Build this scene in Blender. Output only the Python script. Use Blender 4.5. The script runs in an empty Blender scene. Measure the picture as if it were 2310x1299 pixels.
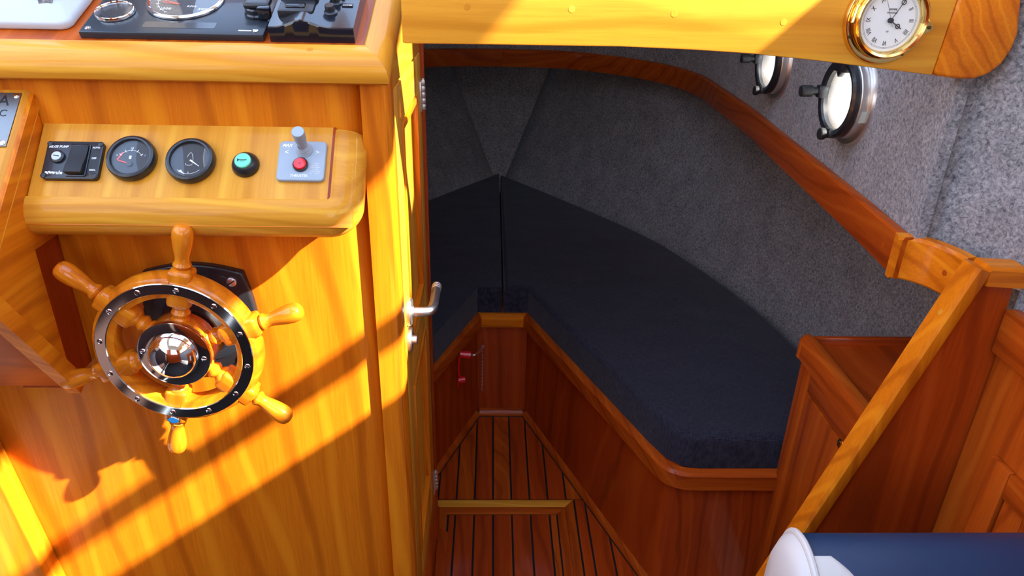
import bpy, bmesh, math, random
from mathutils import Vector, Matrix

random.seed(4)
S = bpy.context.scene
COL = S.collection
rad = math.radians

# ------------------------------------------------------------------ camera
F_PX, W_PX, H_PX = 1620.0, 2310.0, 1299.0
PITCH, YAW, ROLL = rad(25.7), rad(1.9), rad(1.3)
CAM = Vector((0, 0, 1.6))
FWD = Vector((math.sin(YAW) * math.cos(PITCH), math.cos(YAW) * math.cos(PITCH), -math.sin(PITCH)))
R0 = Vector((math.cos(YAW), -math.sin(YAW), 0))
U0 = R0.cross(FWD)
RGT = math.cos(ROLL) * R0 + math.sin(ROLL) * U0
UPV = -math.sin(ROLL) * R0 + math.cos(ROLL) * U0
cd = bpy.data.cameras.new('camera')
cam = bpy.data.objects.new('camera', cd)
COL.objects.link(cam)
cd.sensor_width = 36
cd.sensor_fit = 'HORIZONTAL'
cd.lens = F_PX / W_PX * 36
cd.clip_start = 0.02
m = Matrix((RGT, UPV, -FWD)).transposed().to_4x4()
m.translation = CAM
cam.matrix_world = m
S.camera = cam

# ------------------------------------------------------------------ world, sun, exposure
SUN_DIR = Vector((-.262, .105, -.1925)).normalized()
SUN_STRENGTH, SKY_STRENGTH, EXPOSURE = 22.0, 4.5, 0.28
S.view_settings.view_transform = 'Standard'
S.view_settings.look = 'None'
S.view_settings.gamma = 1
S.view_settings.use_curve_mapping = False
S.view_settings.exposure = EXPOSURE
S.cycles.use_denoising = True
S.cycles.max_bounces = 10
S.cycles.diffuse_bounces = 5
S.cycles.sample_clamp_indirect = 6
w = bpy.data.worlds.new('sky')
S.world = w
w.use_nodes = True
nt = w.node_tree
nt.nodes.clear()
out = nt.nodes.new('ShaderNodeOutputWorld')
bg = nt.nodes.new('ShaderNodeBackground')
tc = nt.nodes.new('ShaderNodeTexCoord')
sx = nt.nodes.new('ShaderNodeSeparateXYZ')
rp = nt.nodes.new('ShaderNodeValToRGB')
mr = nt.nodes.new('ShaderNodeMapRange')
mr.inputs[1].default_value = -1
mr.inputs[2].default_value = 1
nt.links.new(tc.outputs['Generated'], sx.inputs[0])
nt.links.new(sx.outputs[2], mr.inputs[0])
nt.links.new(mr.outputs[0], rp.inputs[0])
els = rp.color_ramp.elements
els[0].position, els[0].color = 0.0, (.30, .33, .36, 1)
els[1].position, els[1].color = 1.0, (.33, .47, .76, 1)
for p, c in ((.47, (.45, .50, .55, 1)), (.51, (1, .97, .93, 1)), (.58, (.86, .90, .96, 1)), (.72, (.48, .62, .88, 1))):
    e = els.new(p)
    e.color = c
nt.links.new(rp.outputs[0], bg.inputs[0])
bg.inputs[1].default_value = SKY_STRENGTH
nt.links.new(bg.outputs[0], out.inputs[0])
sd = bpy.data.lights.new('sun', 'SUN')
sd.energy = SUN_STRENGTH
sd.angle = rad(.8)
sd.color = (1, .93, .80)
so = bpy.data.objects.new('sun', sd)
COL.objects.link(so)
so.rotation_euler = SUN_DIR.to_track_quat('-Z', 'Y').to_euler()
so.location = (3, -1, 4)


# ------------------------------------------------------------------ survey: point where a sight line meets a plane of the place
def at(px, py, ax, v):
    d = FWD * F_PX + RGT * (px - W_PX / 2) - UPV * (py - H_PX / 2)
    i = 'XYZ'.index(ax)
    return CAM + d * ((v - CAM[i]) / d[i])


# ------------------------------------------------------------------ materials
MATS = {}


def nodes_of(name):
    mt = bpy.data.materials.new(name)
    mt.use_nodes = True
    return mt, mt.node_tree, mt.node_tree.nodes['Principled BSDF']


def plain(name, col, rough=.4, metal=0., coat=0., spec=.5, bump=0., bscale=200., var=0.):
    if name in MATS:
        return MATS[name]
    mt, t, b = nodes_of(name)
    b.inputs['Base Color'].default_value = (*col, 1)
    b.inputs['Roughness'].default_value = rough
    b.inputs['Metallic'].default_value = metal
    b.inputs['Coat Weight'].default_value = coat
    b.inputs['Coat Roughness'].default_value = .05
    b.inputs['Specular IOR Level'].default_value = spec
    tx = t.nodes.new('ShaderNodeTexCoord')
    n = t.nodes.new('ShaderNodeTexNoise')
    n.inputs['Scale'].default_value = bscale
    t.links.new(tx.outputs['Object'], n.inputs['Vector'])
    if var:
        mx = t.nodes.new('ShaderNodeMix')
        mx.data_type = 'RGBA'
        mx.inputs[6].default_value = (*[c * (1 - var) for c in col], 1)
        mx.inputs[7].default_value = (*[min(1, c * (1 + var)) for c in col], 1)
        t.links.new(n.outputs['Fac'], mx.inputs[0])
        t.links.new(mx.outputs[2], b.inputs['Base Color'])
    if bump:
        bp = t.nodes.new('ShaderNodeBump')
        bp.inputs['Strength'].default_value = bump
        bp.inputs['Distance'].default_value = .001
        t.links.new(n.outputs['Fac'], bp.inputs['Height'])
        t.links.new(bp.outputs[0], b.inputs['Normal'])
    MATS[name] = mt
    return mt


TONES = {  # dark line, mid, light
    'teak': ((.38, .066, .002), (.68, .165, .004), (.78, .225, .007)),
    'honey': ((.50, .165, .008), (.70, .290, .022), (.76, .340, .032)),
    'red': ((.20, .022, .002), (.42, .066, .004), (.50, .090, .006)),
    'deep': ((.17, .018, .002), (.36, .042, .003), (.44, .060, .005)),
}


def wood(tone='teak', axis='z', rings=1.0, coat=.28):
    key = f'wood_{tone}_{axis}_{rings}'
    if key in MATS:
        return MATS[key]
    mt, t, b = nodes_of(key)
    L = t.links.new
    N = t.nodes.new
    dk, md, lt = TONES[tone]
    tx = N('ShaderNodeTexCoord')
    oi = N('ShaderNodeObjectInfo')
    ad = N('ShaderNodeVectorMath')
    ad.operation = 'ADD'
    ml = N('ShaderNodeMath')
    ml.operation = 'MULTIPLY'
    ml.inputs[1].default_value = 7.3
    L(oi.outputs['Random'], ml.inputs[0])
    L(tx.outputs['Object'], ad.inputs[0])
    L(ml.outputs[0], ad.inputs[1])

    def mapped(sc_along, sc_across):
        mp = N('ShaderNodeMapping')
        s = [sc_across] * 3
        s['xyz'.index(axis)] = sc_along
        mp.inputs['Scale'].default_value = s
        L(ad.outputs[0], mp.inputs[0])
        return mp.outputs[0]
    # broad figure: distorted rings
    wv = N('ShaderNodeTexWave')
    wv.wave_type = 'RINGS'
    wv.rings_direction = 'SPHERICAL'
    wv.inputs['Scale'].default_value = 1.6 * rings
    wv.inputs['Distortion'].default_value = 5.0
    wv.inputs['Detail'].default_value = 2.5
    wv.inputs['Detail Scale'].default_value = 1.2
    L(mapped(.75, 3.0), wv.inputs['Vector'])
    fine = N('ShaderNodeTexNoise')
    fine.inputs['Scale'].default_value = 1
    fine.inputs['Detail'].default_value = 6
    fine.inputs['Roughness'].default_value = .7
    L(mapped(9, 260), fine.inputs['Vector'])
    mid = N('ShaderNodeTexNoise')
    mid.inputs['Scale'].default_value = 1
    mid.inputs['Detail'].default_value = 4
    L(mapped(1.6, 26), mid.inputs['Vector'])
    r1 = N('ShaderNodeValToRGB')
    r1.color_ramp.elements[0].position = .28
    r1.color_ramp.elements[0].color = (*md, 1)
    r1.color_ramp.elements[1].position = .72
    r1.color_ramp.elements[1].color = (*lt, 1)
    L(mid.outputs['Fac'], r1.inputs[0])
    r2 = N('ShaderNodeValToRGB')
    r2.color_ramp.elements[0].position = .0
    r2.color_ramp.elements[0].color = (1, 1, 1, 1)
    r2.color_ramp.elements[1].position = .12
    r2.color_ramp.elements[1].color = (0, 0, 0, 1)
    L(wv.outputs['Fac'], r2.inputs[0])
    fm = N('ShaderNodeMath')
    fm.operation = 'MULTIPLY'
    L(r2.outputs[0], fm.inputs[0])
    fm.inputs[1].default_value = .50
    m1 = N('ShaderNodeMix')
    m1.data_type = 'RGBA'
    L(fm.outputs[0], m1.inputs[0])
    L(r1.outputs[0], m1.inputs[6])
    m1.inputs[7].default_value = (*dk, 1)
    r3 = N('ShaderNodeMapRange')
    r3.inputs[1].default_value = .25
    r3.inputs[2].default_value = .6
    r3.inputs[3].default_value = .45
    r3.inputs[4].default_value = 0
    L(fine.outputs['Fac'], r3.inputs[0])
    m2 = N('ShaderNodeMix')
    m2.data_type = 'RGBA'
    L(r3.outputs[0], m2.inputs[0])
    L(m1.outputs[2], m2.inputs[6])
    m2.inputs[7].default_value = (*dk, 1)
    r4 = N('ShaderNodeMapRange')
    r4.inputs[1].default_value = .90
    r4.inputs[2].default_value = 1.0
    r4.inputs[3].default_value = 0
    r4.inputs[4].default_value = .55
    L(wv.outputs['Fac'], r4.inputs[0])
    m3 = N('ShaderNodeMix')
    m3.data_type = 'RGBA'
    L(r4.outputs[0], m3.inputs[0])
    L(m2.outputs[2], m3.inputs[6])
    m3.inputs[7].default_value = (lt[0] * 1.12, lt[1] * 1.3, lt[2] * 1.5, 1)
    L(m3.outputs[2], b.inputs['Base Color'])
    b.inputs['Roughness'].default_value = .45
    b.inputs['Coat Weight'].default_value = coat
    b.inputs['Coat Roughness'].default_value = .10
    b.inputs['Specular IOR Level'].default_value = .12
    bp = N('ShaderNodeBump')
    bp.inputs['Strength'].default_value = .06
    bp.inputs['Distance'].default_value = .0006
    L(fine.outputs['Fac'], bp.inputs['Height'])
    L(bp.outputs[0], b.inputs['Normal'])
    MATS[key] = mt
    return mt


def carpet():
    if 'carpet' in MATS:
        return MATS['carpet']
    mt, t, b = nodes_of('carpet')
    L = t.links.new
    N = t.nodes.new
    tx = N('ShaderNodeTexCoord')
    a = N('ShaderNodeTexNoise')
    a.inputs['Scale'].default_value = 150
    a.inputs['Detail'].default_value = 5
    a.inputs['Roughness'].default_value = .75
    a.inputs['Distortion'].default_value = .6
    c = N('ShaderNodeTexNoise')
    c.inputs['Scale'].default_value = 14
    c.inputs['Detail'].default_value = 3
    L(tx.outputs['Object'], a.inputs['Vector'])
    L(tx.outputs['Object'], c.inputs['Vector'])
    r = N('ShaderNodeValToRGB')
    r.color_ramp.elements[0].position = .33
    r.color_ramp.elements[0].color = (.095, .10, .115, 1)
    r.color_ramp.elements[1].position = .68
    r.color_ramp.elements[1].color = (.60, .58, .60, 1)
    L(a.outputs['Fac'], r.inputs[0])
    mx = N('ShaderNodeMix')
    mx.data_type = 'RGBA'
    mx.blend_type = 'MULTIPLY'
    mx.inputs[0].default_value = .5
    L(r.outputs[0], mx.inputs[6])
    L(c.outputs['Fac'], mx.inputs[7])
    L(mx.outputs[2], b.inputs['Base Color'])
    b.inputs['Roughness'].default_value = 1
    b.inputs['Specular IOR Level'].default_value = .1
    b.inputs['Sheen Weight'].default_value = .2
    bp = N('ShaderNodeBump')
    bp.inputs['Strength'].default_value = .6
    bp.inputs['Distance'].default_value = .002
    L(a.outputs['Fac'], bp.inputs['Height'])
    L(bp.outputs[0], b.inputs['Normal'])
    MATS['carpet'] = mt
    return mt


def fabric():
    if 'fabric' in MATS:
        return MATS['fabric']
    mt, t, b = nodes_of('navy_weave')
    L = t.links.new
    N = t.nodes.new
    tx = N('ShaderNodeTexCoord')
    vals = []
    for ax in (0, 1):
        mp = N('ShaderNodeMapping')
        s = [60, 60, 60]
        s[ax] = 900
        mp.inputs['Scale'].default_value = s
        L(tx.outputs['Object'], mp.inputs[0])
        n = N('ShaderNodeTexNoise')
        n.inputs['Scale'].default_value = 1
        n.inputs['Detail'].default_value = 2
        L(mp.outputs[0], n.inputs['Vector'])
        vals.append(n.outputs['Fac'])
    add = N('ShaderNodeMath')
    add.operation = 'ADD'
    L(vals[0], add.inputs[0])
    L(vals[1], add.inputs[1])
    r = N('ShaderNodeMapRange')
    r.inputs[1].default_value = .75
    r.inputs[2].default_value = 1.25
    L(add.outputs[0], r.inputs[0])
    mx = N('ShaderNodeMix')
    mx.data_type = 'RGBA'
    L(r.outputs[0], mx.inputs[0])
    mx.inputs[6].default_value = (.008, .009, .018, 1)
    mx.inputs[7].default_value = (.036, .038, .060, 1)
    L(mx.outputs[2], b.inputs['Base Color'])
    b.inputs['Roughness'].default_value = .9
    b.inputs['Specular IOR Level'].default_value = .2
    b.inputs['Sheen Weight'].default_value = .15
    big = N('ShaderNodeTexNoise')
    big.inputs['Scale'].default_value = 4
    L(tx.outputs['Object'], big.inputs['Vector'])
    b1 = N('ShaderNodeBump')
    b1.inputs['Strength'].default_value = .35
    b1.inputs['Distance'].default_value = .03
    L(big.outputs['Fac'], b1.inputs['Height'])
    b2 = N('ShaderNodeBump')
    b2.inputs['Strength'].default_value = .4
    b2.inputs['Distance'].default_value = .001
    L(add.outputs[0], b2.inputs['Height'])
    L(b1.outputs[0], b2.inputs['Normal'])
    L(b2.outputs[0], b.inputs['Normal'])
    MATS['fabric'] = mt
    return mt


def glass(name='pane_glass', tint=(1, 1, 1)):
    if name in MATS:
        return MATS[name]
    mt, t, b = nodes_of(name)
    t.nodes.remove(b)
    N = t.nodes.new
    L = t.links.new
    o = t.nodes['Material Output']
    tr = N('ShaderNodeBsdfTransparent')
    tr.inputs[0].default_value = (*tint, 1)
    gl = N('ShaderNodeBsdfGlossy')
    gl.inputs['Roughness'].default_value = .02
    lw = N('ShaderNodeLayerWeight')
    lw.inputs[0].default_value = .5
    pw = N('ShaderNodeMath')
    pw.operation = 'POWER'
    pw.inputs[1].default_value = 4
    L(lw.outputs['Facing'], pw.inputs[0])
    fr = N('ShaderNodeMath')
    fr.operation = 'MULTIPLY_ADD'
    fr.inputs[1].default_value = .9
    fr.inputs[2].default_value = .05
    L(pw.outputs[0], fr.inputs[0])
    mx = N('ShaderNodeMixShader')
    L(fr.outputs[0], mx.inputs[0])
    L(tr.outputs[0], mx.inputs[1])
    L(gl.outputs[0], mx.inputs[2])
    L(mx.outputs[0], o.inputs[0])
    MATS[name] = mt
    return mt


CHROME = plain('chrome', (.86, .87, .90), .06, 1)
STEEL = plain('brushed_steel', (.80, .77, .73), .36, 1, bump=.1, bscale=400)
SATIN = plain('satin_aluminium', (.62, .63, .65), .35, 1, bump=.1, bscale=300)
BRASS = plain('polished_brass', (.90, .62, .22), .12, 1)
BLACK = plain('black_plastic', (.012, .014, .018), .38, coat=.25, bump=.1, bscale=600)
GLOSSB = plain('glossy_black', (.006, .010, .018), .18, coat=.3, spec=.5)
PANELB = plain('satin_navy_black_panel', (.018, .026, .036), .38, coat=.2, bump=.05, bscale=900)
RUBBER = plain('black_rubber', (.012, .012, .014), .6, bump=.1)
WHITEP = plain('white_plastic', (.52, .57, .61), .35, coat=.2)
GREYP = plain('grey_plastic', (.34, .40, .46), .45, bump=.05, bscale=900)
RED = plain('red_plastic', (.75, .01, .015), .25, coat=.4)
REDN = plain('red_needle', (.8, .06, .03), .4)
GREENB = plain('mint_green_plastic', (.17, .72, .46), .35)
WHITEINK = plain('white_print', (.85, .87, .88), .5)
BLACKINK = plain('black_print', (.01, .01, .012), .5)
BLUEINK = plain('blue_print', (.02, .22, .60), .5)
BADGE = plain('blue_badge', (.01, .10, .30), .1, coat=1)
DIAL = plain('pale_dial', (.82, .84, .82), .5)
DIALB = plain('dark_dial', (.016, .02, .026), .4, coat=.1)
CAULK = plain('black_caulk', (.006, .005, .005), .6)
VBLUE = plain('blue_vinyl', (.010, .034, .092), .45, bump=.3, bscale=120)
VWHITE = plain('white_vinyl', (.66, .65, .61), .45, bump=.2, bscale=120)
HEADL = plain('cream_headliner', (.62, .58, .50), .8, bump=.2)

BLIND = plain('dark_recess', (.01, .006, .004), .8)

# ------------------------------------------------------------------ object helpers
WL = {}


def link(o, parent, wl):
    COL.objects.link(o)
    WL[o.name] = Vector(wl)
    if parent is not None:
        o.parent = parent
    return o


def tag(o, label=None, cat=None, group=None, kind=None):
    for k, v in (('label', label), ('category', cat), ('group', group), ('kind', kind)):
        if v:
            o[k] = v
    return o


def thing(name, loc, label, cat, group=None, kind=None):
    o = bpy.data.objects.new(name, None)
    o.location = loc
    o.empty_display_size = .05
    link(o, None, loc)
    return tag(o, label, cat, group, kind)


def finish(bm, name, mat, angle=35):
    bmesh.ops.remove_doubles(bm, verts=bm.verts, dist=1e-6)
    bmesh.ops.recalc_face_normals(bm, faces=bm.faces)
    me = bpy.data.meshes.new(name)
    bm.to_mesh(me)
    bm.free()
    for p in me.polygons:
        p.use_smooth = True
    me.set_sharp_from_angle(angle=rad(angle))
    me.materials.append(mat)
    return me


def world_of(o):
    pm = o.matrix_basis.copy()
    q = o.parent
    while q is not None:
        pm = q.matrix_basis @ pm
        q = q.parent
    return pm


def part(name, bm, mat, parent=None, M=None, angle=35):
    """mesh built in world coordinates (or in a local frame M); its origin is its thing's origin"""
    if M is not None and parent is None:
        me = finish(bm, name, mat, angle)
        o = bpy.data.objects.new(name, me)
        o.matrix_world = M
        return link(o, None, M.translation)
    if parent is None:
        lo = [min(v.co[i] for v in bm.verts) for i in range(3)]
        hi = [max(v.co[i] for v in bm.verts) for i in range(3)]
        org = Vector(((lo[0] + hi[0]) / 2, (lo[1] + hi[1]) / 2, lo[2]))
        bmesh.ops.translate(bm, verts=bm.verts, vec=-org)
        o = bpy.data.objects.new(name, finish(bm, name, mat, angle))
        o.location = org
        return link(o, None, org)
    pl = WL[parent.name]
    if M is not None:
        me = finish(bm, name, mat, angle)
        return inst(me, name, M, parent)
    bmesh.ops.transform(bm, matrix=world_of(parent).inverted(), verts=bm.verts)
    o = bpy.data.objects.new(name, finish(bm, name, mat, angle))
    return link(o, parent, pl)


def inst(me, name, M, parent):
    """an object sharing mesh data, placed by a world matrix under its parent"""
    o = bpy.data.objects.new(name, me)
    o.matrix_basis = world_of(parent).inverted() @ M
    return link(o, parent, M.translation)


def frame(org, u, v):
    u = Vector(u).normalized()
    v = Vector(v).normalized()
    n = u.cross(v)
    M = Matrix((u, v, n)).transposed().to_4x4()
    M.translation = Vector(org)
    return M


# ------------------------------------------------------------------ mesh helpers (each adds to a bmesh)
def NB():
    return bmesh.new()


def bevel(bm, off, seg=2, edges=None, angle=None):
    es = edges
    if es is None:
        es = [e for e in bm.edges if len(e.link_faces) == 2 and e.calc_face_angle(0) > rad(angle or 30)]
    bmesh.ops.bevel(bm, geom=es, offset=off, segments=seg, profile=.5, affect='EDGES', clamp_overlap=True)


def box(x0, x1, y0, y1, z0, z1, bev=0., seg=2, bm=None):
    b = NB()
    vs = [b.verts.new((x, y, z)) for x in (x0, x1) for y in (y0, y1) for z in (z0, z1)]
    for f in ((0, 1, 3, 2), (4, 6, 7, 5), (0, 4, 5, 1), (2, 3, 7, 6), (0, 2, 6, 4), (1, 5, 7, 3)):
        b.faces.new([vs[i] for i in f])
    bmesh.ops.recalc_face_normals(b, faces=b.faces)
    if bev:
        bevel(b, bev, seg)
    return merge(bm, b)


def merge(bm, b):
    if bm is None:
        return b
    me = bpy.data.meshes.new('tmp')
    b.to_mesh(me)
    b.free()
    bm.from_mesh(me)
    bpy.data.meshes.remove(me)
    return bm


def prism(pts, axis, a, b_, bev=0., seg=2, bm=None, side='both'):
    """polygon extruded: axis z -> pts (x,y); x -> (y,z); y -> (x,z)"""
    b = NB()

    def P(p, h):
        return {'z': (p[0], p[1], h), 'x': (h, p[0], p[1]), 'y': (p[0], h, p[1])}[axis]
    lo = [b.verts.new(P(p, a)) for p in pts]
    hi = [b.verts.new(P(p, b_)) for p in pts]
    n = len(pts)
    b.faces.new(lo)
    top = b.faces.new(hi)
    for i in range(n):
        b.faces.new((lo[i], lo[(i + 1) % n], hi[(i + 1) % n], hi[i]))
    bmesh.ops.recalc_face_normals(b, faces=b.faces)
    if bev:
        if side == 'top':
            bevel(b, bev, seg, edges=list(top.edges))
        else:
            bevel(b, bev, seg, angle=20)
    return merge(bm, b)


def lathe(prof, seg=32, bm=None, M=None, a0=0., a1=2 * math.pi):
    """profile [(r,h)] turned about z"""
    b = NB()
    rings = []
    full = abs(a1 - a0 - 2 * math.pi) < 1e-6
    for r, h in prof:
        if r < 1e-7:
            rings.append([b.verts.new((0, 0, h))])
        else:
            k = seg if full else seg + 1
            rings.append([b.verts.new((r * math.cos(a0 + (a1 - a0) * i / seg), r * math.sin(a0 + (a1 - a0) * i / seg), h)) for i in range(k)])
    for A, B in zip(rings, rings[1:]):
        if len(A) == 1 and len(B) == 1:
            continue
        n = max(len(A), len(B))
        rng = range(n) if full else range(n - 1)
        for i in rng:
            j = (i + 1) % n
            if len(A) == 1:
                b.faces.new((A[0], B[i], B[j]))
            elif len(B) == 1:
                b.faces.new((A[i], A[j], B[0]))
            else:
                b.faces.new((A[i], A[j], B[j], B[i]))
    if M is not None:
        bmesh.ops.transform(b, matrix=M, verts=b.verts)
    return merge(bm, b)


def tube(path, r, seg=12, bm=None, closed=False, cap=True):
    b = NB()
    pts = [Vector(p) for p in path]
    n = len(pts)
    rs = r if isinstance(r, (list, tuple)) else [r] * n
    prev = None
    rings = []
    for i, p in enumerate(pts):
        if closed:
            t = (pts[(i + 1) % n] - pts[i - 1]).normalized()
        else:
            t = (pts[min(i + 1, n - 1)] - pts[max(i - 1, 0)]).normalized()
        if prev is None:
            nrm = t.orthogonal().normalized()
        else:
            nrm = (prev - t * prev.dot(t)).normalized()
        prev = nrm
        bi = t.cross(nrm)
        rings.append([b.verts.new(p + (nrm * math.cos(2 * math.pi * k / seg) + bi * math.sin(2 * math.pi * k / seg)) * rs[i]) for k in range(seg)])
    for i in range(n if closed else n - 1):
        A, B = rings[i], rings[(i + 1) % n]
        for k in range(seg):
            b.faces.new((A[k], A[(k + 1) % seg], B[(k + 1) % seg], B[k]))
    if cap and not closed:
        b.faces.new(rings[0][::-1])
        b.faces.new(rings[-1])
    return merge(bm, b)


def sweep(path, prof, up=(0, 0, 1), bm=None, cap=True):
    """closed profile [(side,up)] swept along an open polyline with mitred joints; side = tangent x up"""
    b = NB()
    up = Vector(up).normalized()
    pts = [Vector(p) for p in path]
    n = len(pts)
    rings = []
    for i, p in enumerate(pts):
        t0 = (pts[i] - pts[i - 1]).normalized() if i else None
        t1 = (pts[i + 1] - pts[i]).normalized() if i < n - 1 else None
        s0 = t0.cross(up).normalized() if t0 is not None else None
        s1 = t1.cross(up).normalized() if t1 is not None else None
        if s0 is None:
            s, k = s1, 1
        elif s1 is None:
            s, k = s0, 1
        else:
            s = (s0 + s1).normalized()
            k = 1 / max(.3, s.dot(s0))
        rings.append([b.verts.new(p + s * (q[0] * k) + up * q[1]) for q in prof])
    mlen = len(prof)
    for A, B in zip(rings, rings[1:]):
        for k in range(mlen):
            b.faces.new((A[k], A[(k + 1) % mlen], B[(k + 1) % mlen], B[k]))
    if cap:
        b.faces.new(rings[0][::-1])
        b.faces.new(rings[-1])
    return merge(bm, b)


def rrect(w, h, r, k=4, cx=0, cy=0):
    pts = []
    for sx_, sy_, a in ((1, 1, 0), (-1, 1, 90), (-1, -1, 180), (1, -1, 270)):
        for i in range(k + 1):
            t = rad(a + 90 * i / k)
            pts.append((cx + sx_ * (w / 2 - r) + r * math.cos(t), cy + sy_ * (h / 2 - r) + r * math.sin(t)))
    return pts


def smooth_path(pts, n=8):
    """Catmull-Rom through the points"""
    P = [Vector(p) for p in pts]
    P = [P[0] * 2 - P[1]] + P + [P[-1] * 2 - P[-2]]
    res = []
    for i in range(1, len(P) - 2):
        for k in range(n):
            t = k / n
            a, b, c, d = P[i - 1], P[i], P[i + 1], P[i + 2]
            res.append(.5 * ((2 * b) + (c - a) * t + (2 * a - 5 * b + 4 * c - d) * t * t + (3 * b - a - 3 * c + d) * t ** 3))
    res.append(P[-2])
    return res


def clip(poly, p0, p1):
    """keep the part of a convex polygon left of the line p0->p1"""
    res = []
    f = lambda q: (p1[0] - p0[0]) * (q[1] - p0[1]) - (p1[1] - p0[1]) * (q[0] - p0[0])
    for i in range(len(poly)):
        a, b = poly[i], poly[(i + 1) % len(poly)]
        fa, fb = f(a), f(b)
        if fa >= 0:
            res.append(a)
        if fa * fb < 0:
            t = fa / (fa - fb)
            res.append((a[0] + (b[0] - a[0]) * t, a[1] + (b[1] - a[1]) * t))
    return res


def text(s, size, mat, M, parent, name='lettering', align='CENTER', shear=0., ext=.0002, sx_=1.0, bold=0.):
    cu = bpy.data.curves.new('txt', 'FONT')
    cu.body = s
    cu.size = size
    cu.align_x = align
    cu.align_y = 'CENTER'
    cu.extrude = ext
    cu.shear = shear
    cu.offset = bold
    cu.resolution_u = 2
    o = bpy.data.objects.new('txt', cu)
    COL.objects.link(o)
    dg = bpy.context.evaluated_depsgraph_get()
    me = bpy.data.meshes.new_from_object(o.evaluated_get(dg))
    bpy.data.objects.remove(o)
    me.transform(Matrix.Diagonal((sx_, 1, 1, 1)))
    me.materials.clear()
    me.materials.append(mat)
    me.name = name
    return inst(me, name, M, parent)


def T(x, y, z=0.):
    return Matrix.Translation((x, y, z))


def RZ(a):
    return Matrix.Rotation(rad(a), 4, 'Z')


def screw_mesh(name, r, mat, h=.0012):
    b = lathe([(0, h * 1.4), (r * .6, h * 1.3), (r * .92, h * .8), (r, 0), (r, -h)], 14)
    box(-r * .85, r * .85, -r * .13, r * .13, h * .9, h * 1.55, bm=b)
    return finish(b, name, mat)


SCREW = screw_mesh('screw', .0042, CHROME)
SCREWB = screw_mesh('screw_black', .004, BLACK)
PLUG = finish(lathe([(0, .0001), (.0044, .0001), (.0047, -.0002), (.0047, -.001)], 16), 'wood_plug', wood('honey', 'y', 1.0), 20)
PLUGR = finish(lathe([(0, .0002), (.0046, .0002), (.005, 0), (.005, -.001)], 16), 'wood_plug', wood('red', 'x', 1.0), 20)

# ================================================================== THE SETTING
CX = .043          # centreline of the boat
TEAKZ, TEAKX, TEAKY = wood('teak', 'z'), wood('teak', 'x'), wood('teak', 'y')
HONX, HONY, HONZ = wood('honey', 'x'), wood('honey', 'y'), wood('honey', 'z')
REDX, REDY, REDZ = wood('red', 'x'), wood('red', 'y'), wood('red', 'z')
DEEPX, DEEPY, DEEPZ = wood('deep', 'x'), wood('deep', 'y'), wood('deep', 'z')

# ---- cabin sole with its planks
fl = thing('floor', (CX, 1.8, 0), 'dark cabin sole of narrow teak planks with black caulking', 'floor', kind='structure')
part('caulking', box(-1.2, 1.25, -1.6, 3.7, -.04, -.0035), CAULK, fl)
RL0, RL1 = (.123, 2.217), (.435, 1.431)      # starboard foot of the V
LL0, LL1 = (-.037, 2.217), (-.349, 1.431)


def plank_poly(x0, x1, y0, y1):
    p = [(x0, y0), (x1, y0), (x1, y1), (x0, y1)]
    e = .004
    p = clip(p, (RL1[0] - e, RL1[1]), (RL0[0] - e, RL0[1]))
    if len(p) > 2:
        p = clip(p, (LL0[0] + e, LL0[1]), (LL1[0] + e, LL1[1]))
    return p


lines = [.0135 + .0583 * k for k in range(-7, 8)]
PLK = [wood('deep', 'y', 1.0, .3), wood('red', 'y', 1.7, .3)]


def lay(parent, x0, x1, y0, y1):
    xs = [x0] + [x for x in lines if x0 + .006 < x < x1 - .006] + [x1]
    for i in range(len(xs) - 1):
        a = xs[i] + (.003 if i else 0)
        b = xs[i + 1] - (.003 if i < len(xs) - 2 else 0)
        p = plank_poly(a, b, y0, y1)
        if len(p) > 2:
            part('plank', prism(p, 'z', -.010, random.uniform(-.0003, .0003)), PLK[random.randrange(4) == 0], parent)


lay(fl, -.30, .40, 1.772, 2.212)
lay(fl, .274, .46, 1.20, 1.766)
lay(fl, -.40, -.187, 1.20, 1.766)
# lifting hatch in the sole
ht = thing('floor_hatch', (.04, 1.5, 0), 'lift-out floor hatch framed in lighter teak in the cabin sole', 'hatch')
FR = wood('teak', 'x', 1.4, .3)
part('frame_rail', prism([(-.181, 1.766), (.268, 1.766), (.240, 1.735), (-.155, 1.735)], 'z', -.01, .0015, .0012), wood('honey', 'x', 1.4), ht)
part('frame_rail', prism([(-.155, 1.7345), (.240, 1.7345), (.213, 1.705), (-.128, 1.705)], 'z', -.01, .0012, .0008), wood('red', 'x', 1.4), ht)
part('frame_stile', prism([(.268, 1.766), (.268, 1.20), (.241, 1.20), (.241, 1.735)], 'z', -.01, .001, .0006), REDY, ht)
part('frame_stile', prism([(.2402, 1.735), (.2402, 1.20), (.214, 1.20), (.214, 1.705)], 'z', -.01, .001, .0006), REDY, ht)
part('frame_stile', prism([(-.181, 1.766), (-.181, 1.20), (-.128, 1.20), (-.128, 1.705)], 'z', -.01, .001, .0006), REDY, ht)
lay(ht, -.122, .209, 1.20, 1.700)
cov = part('corner_block', prism([(-.1505, 1.637), (-.1195, 1.617), (-.1195, 1.30), (-.1505, 1.30)], 'z', .0005, .012, .002), DEEPY)
tag(cov, 'small dark wooden block on the sole beside the door foot', 'block')

# ---- hull lining, bow panel, decks, coachroof
def strip(A, B, n=5, bulge=0.0):
    b = NB()
    rows = []
    for k in range(n + 1):
        t = k / n
        rows.append([b.verts.new(a.lerp(c, t) + Vector((0, 0, 0)) + (Vector((a.x - CX, 0, 0)).normalized() * bulge * math.sin(math.pi * t) if abs(a.x - CX) > .02 else Vector())) for a, c in zip(A, B)])
    for r, q in zip(rows, rows[1:]):
        for i in range(len(r) - 1):
            b.faces.new((r[i], r[i + 1], q[i + 1], q[i]))
    return b


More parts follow.
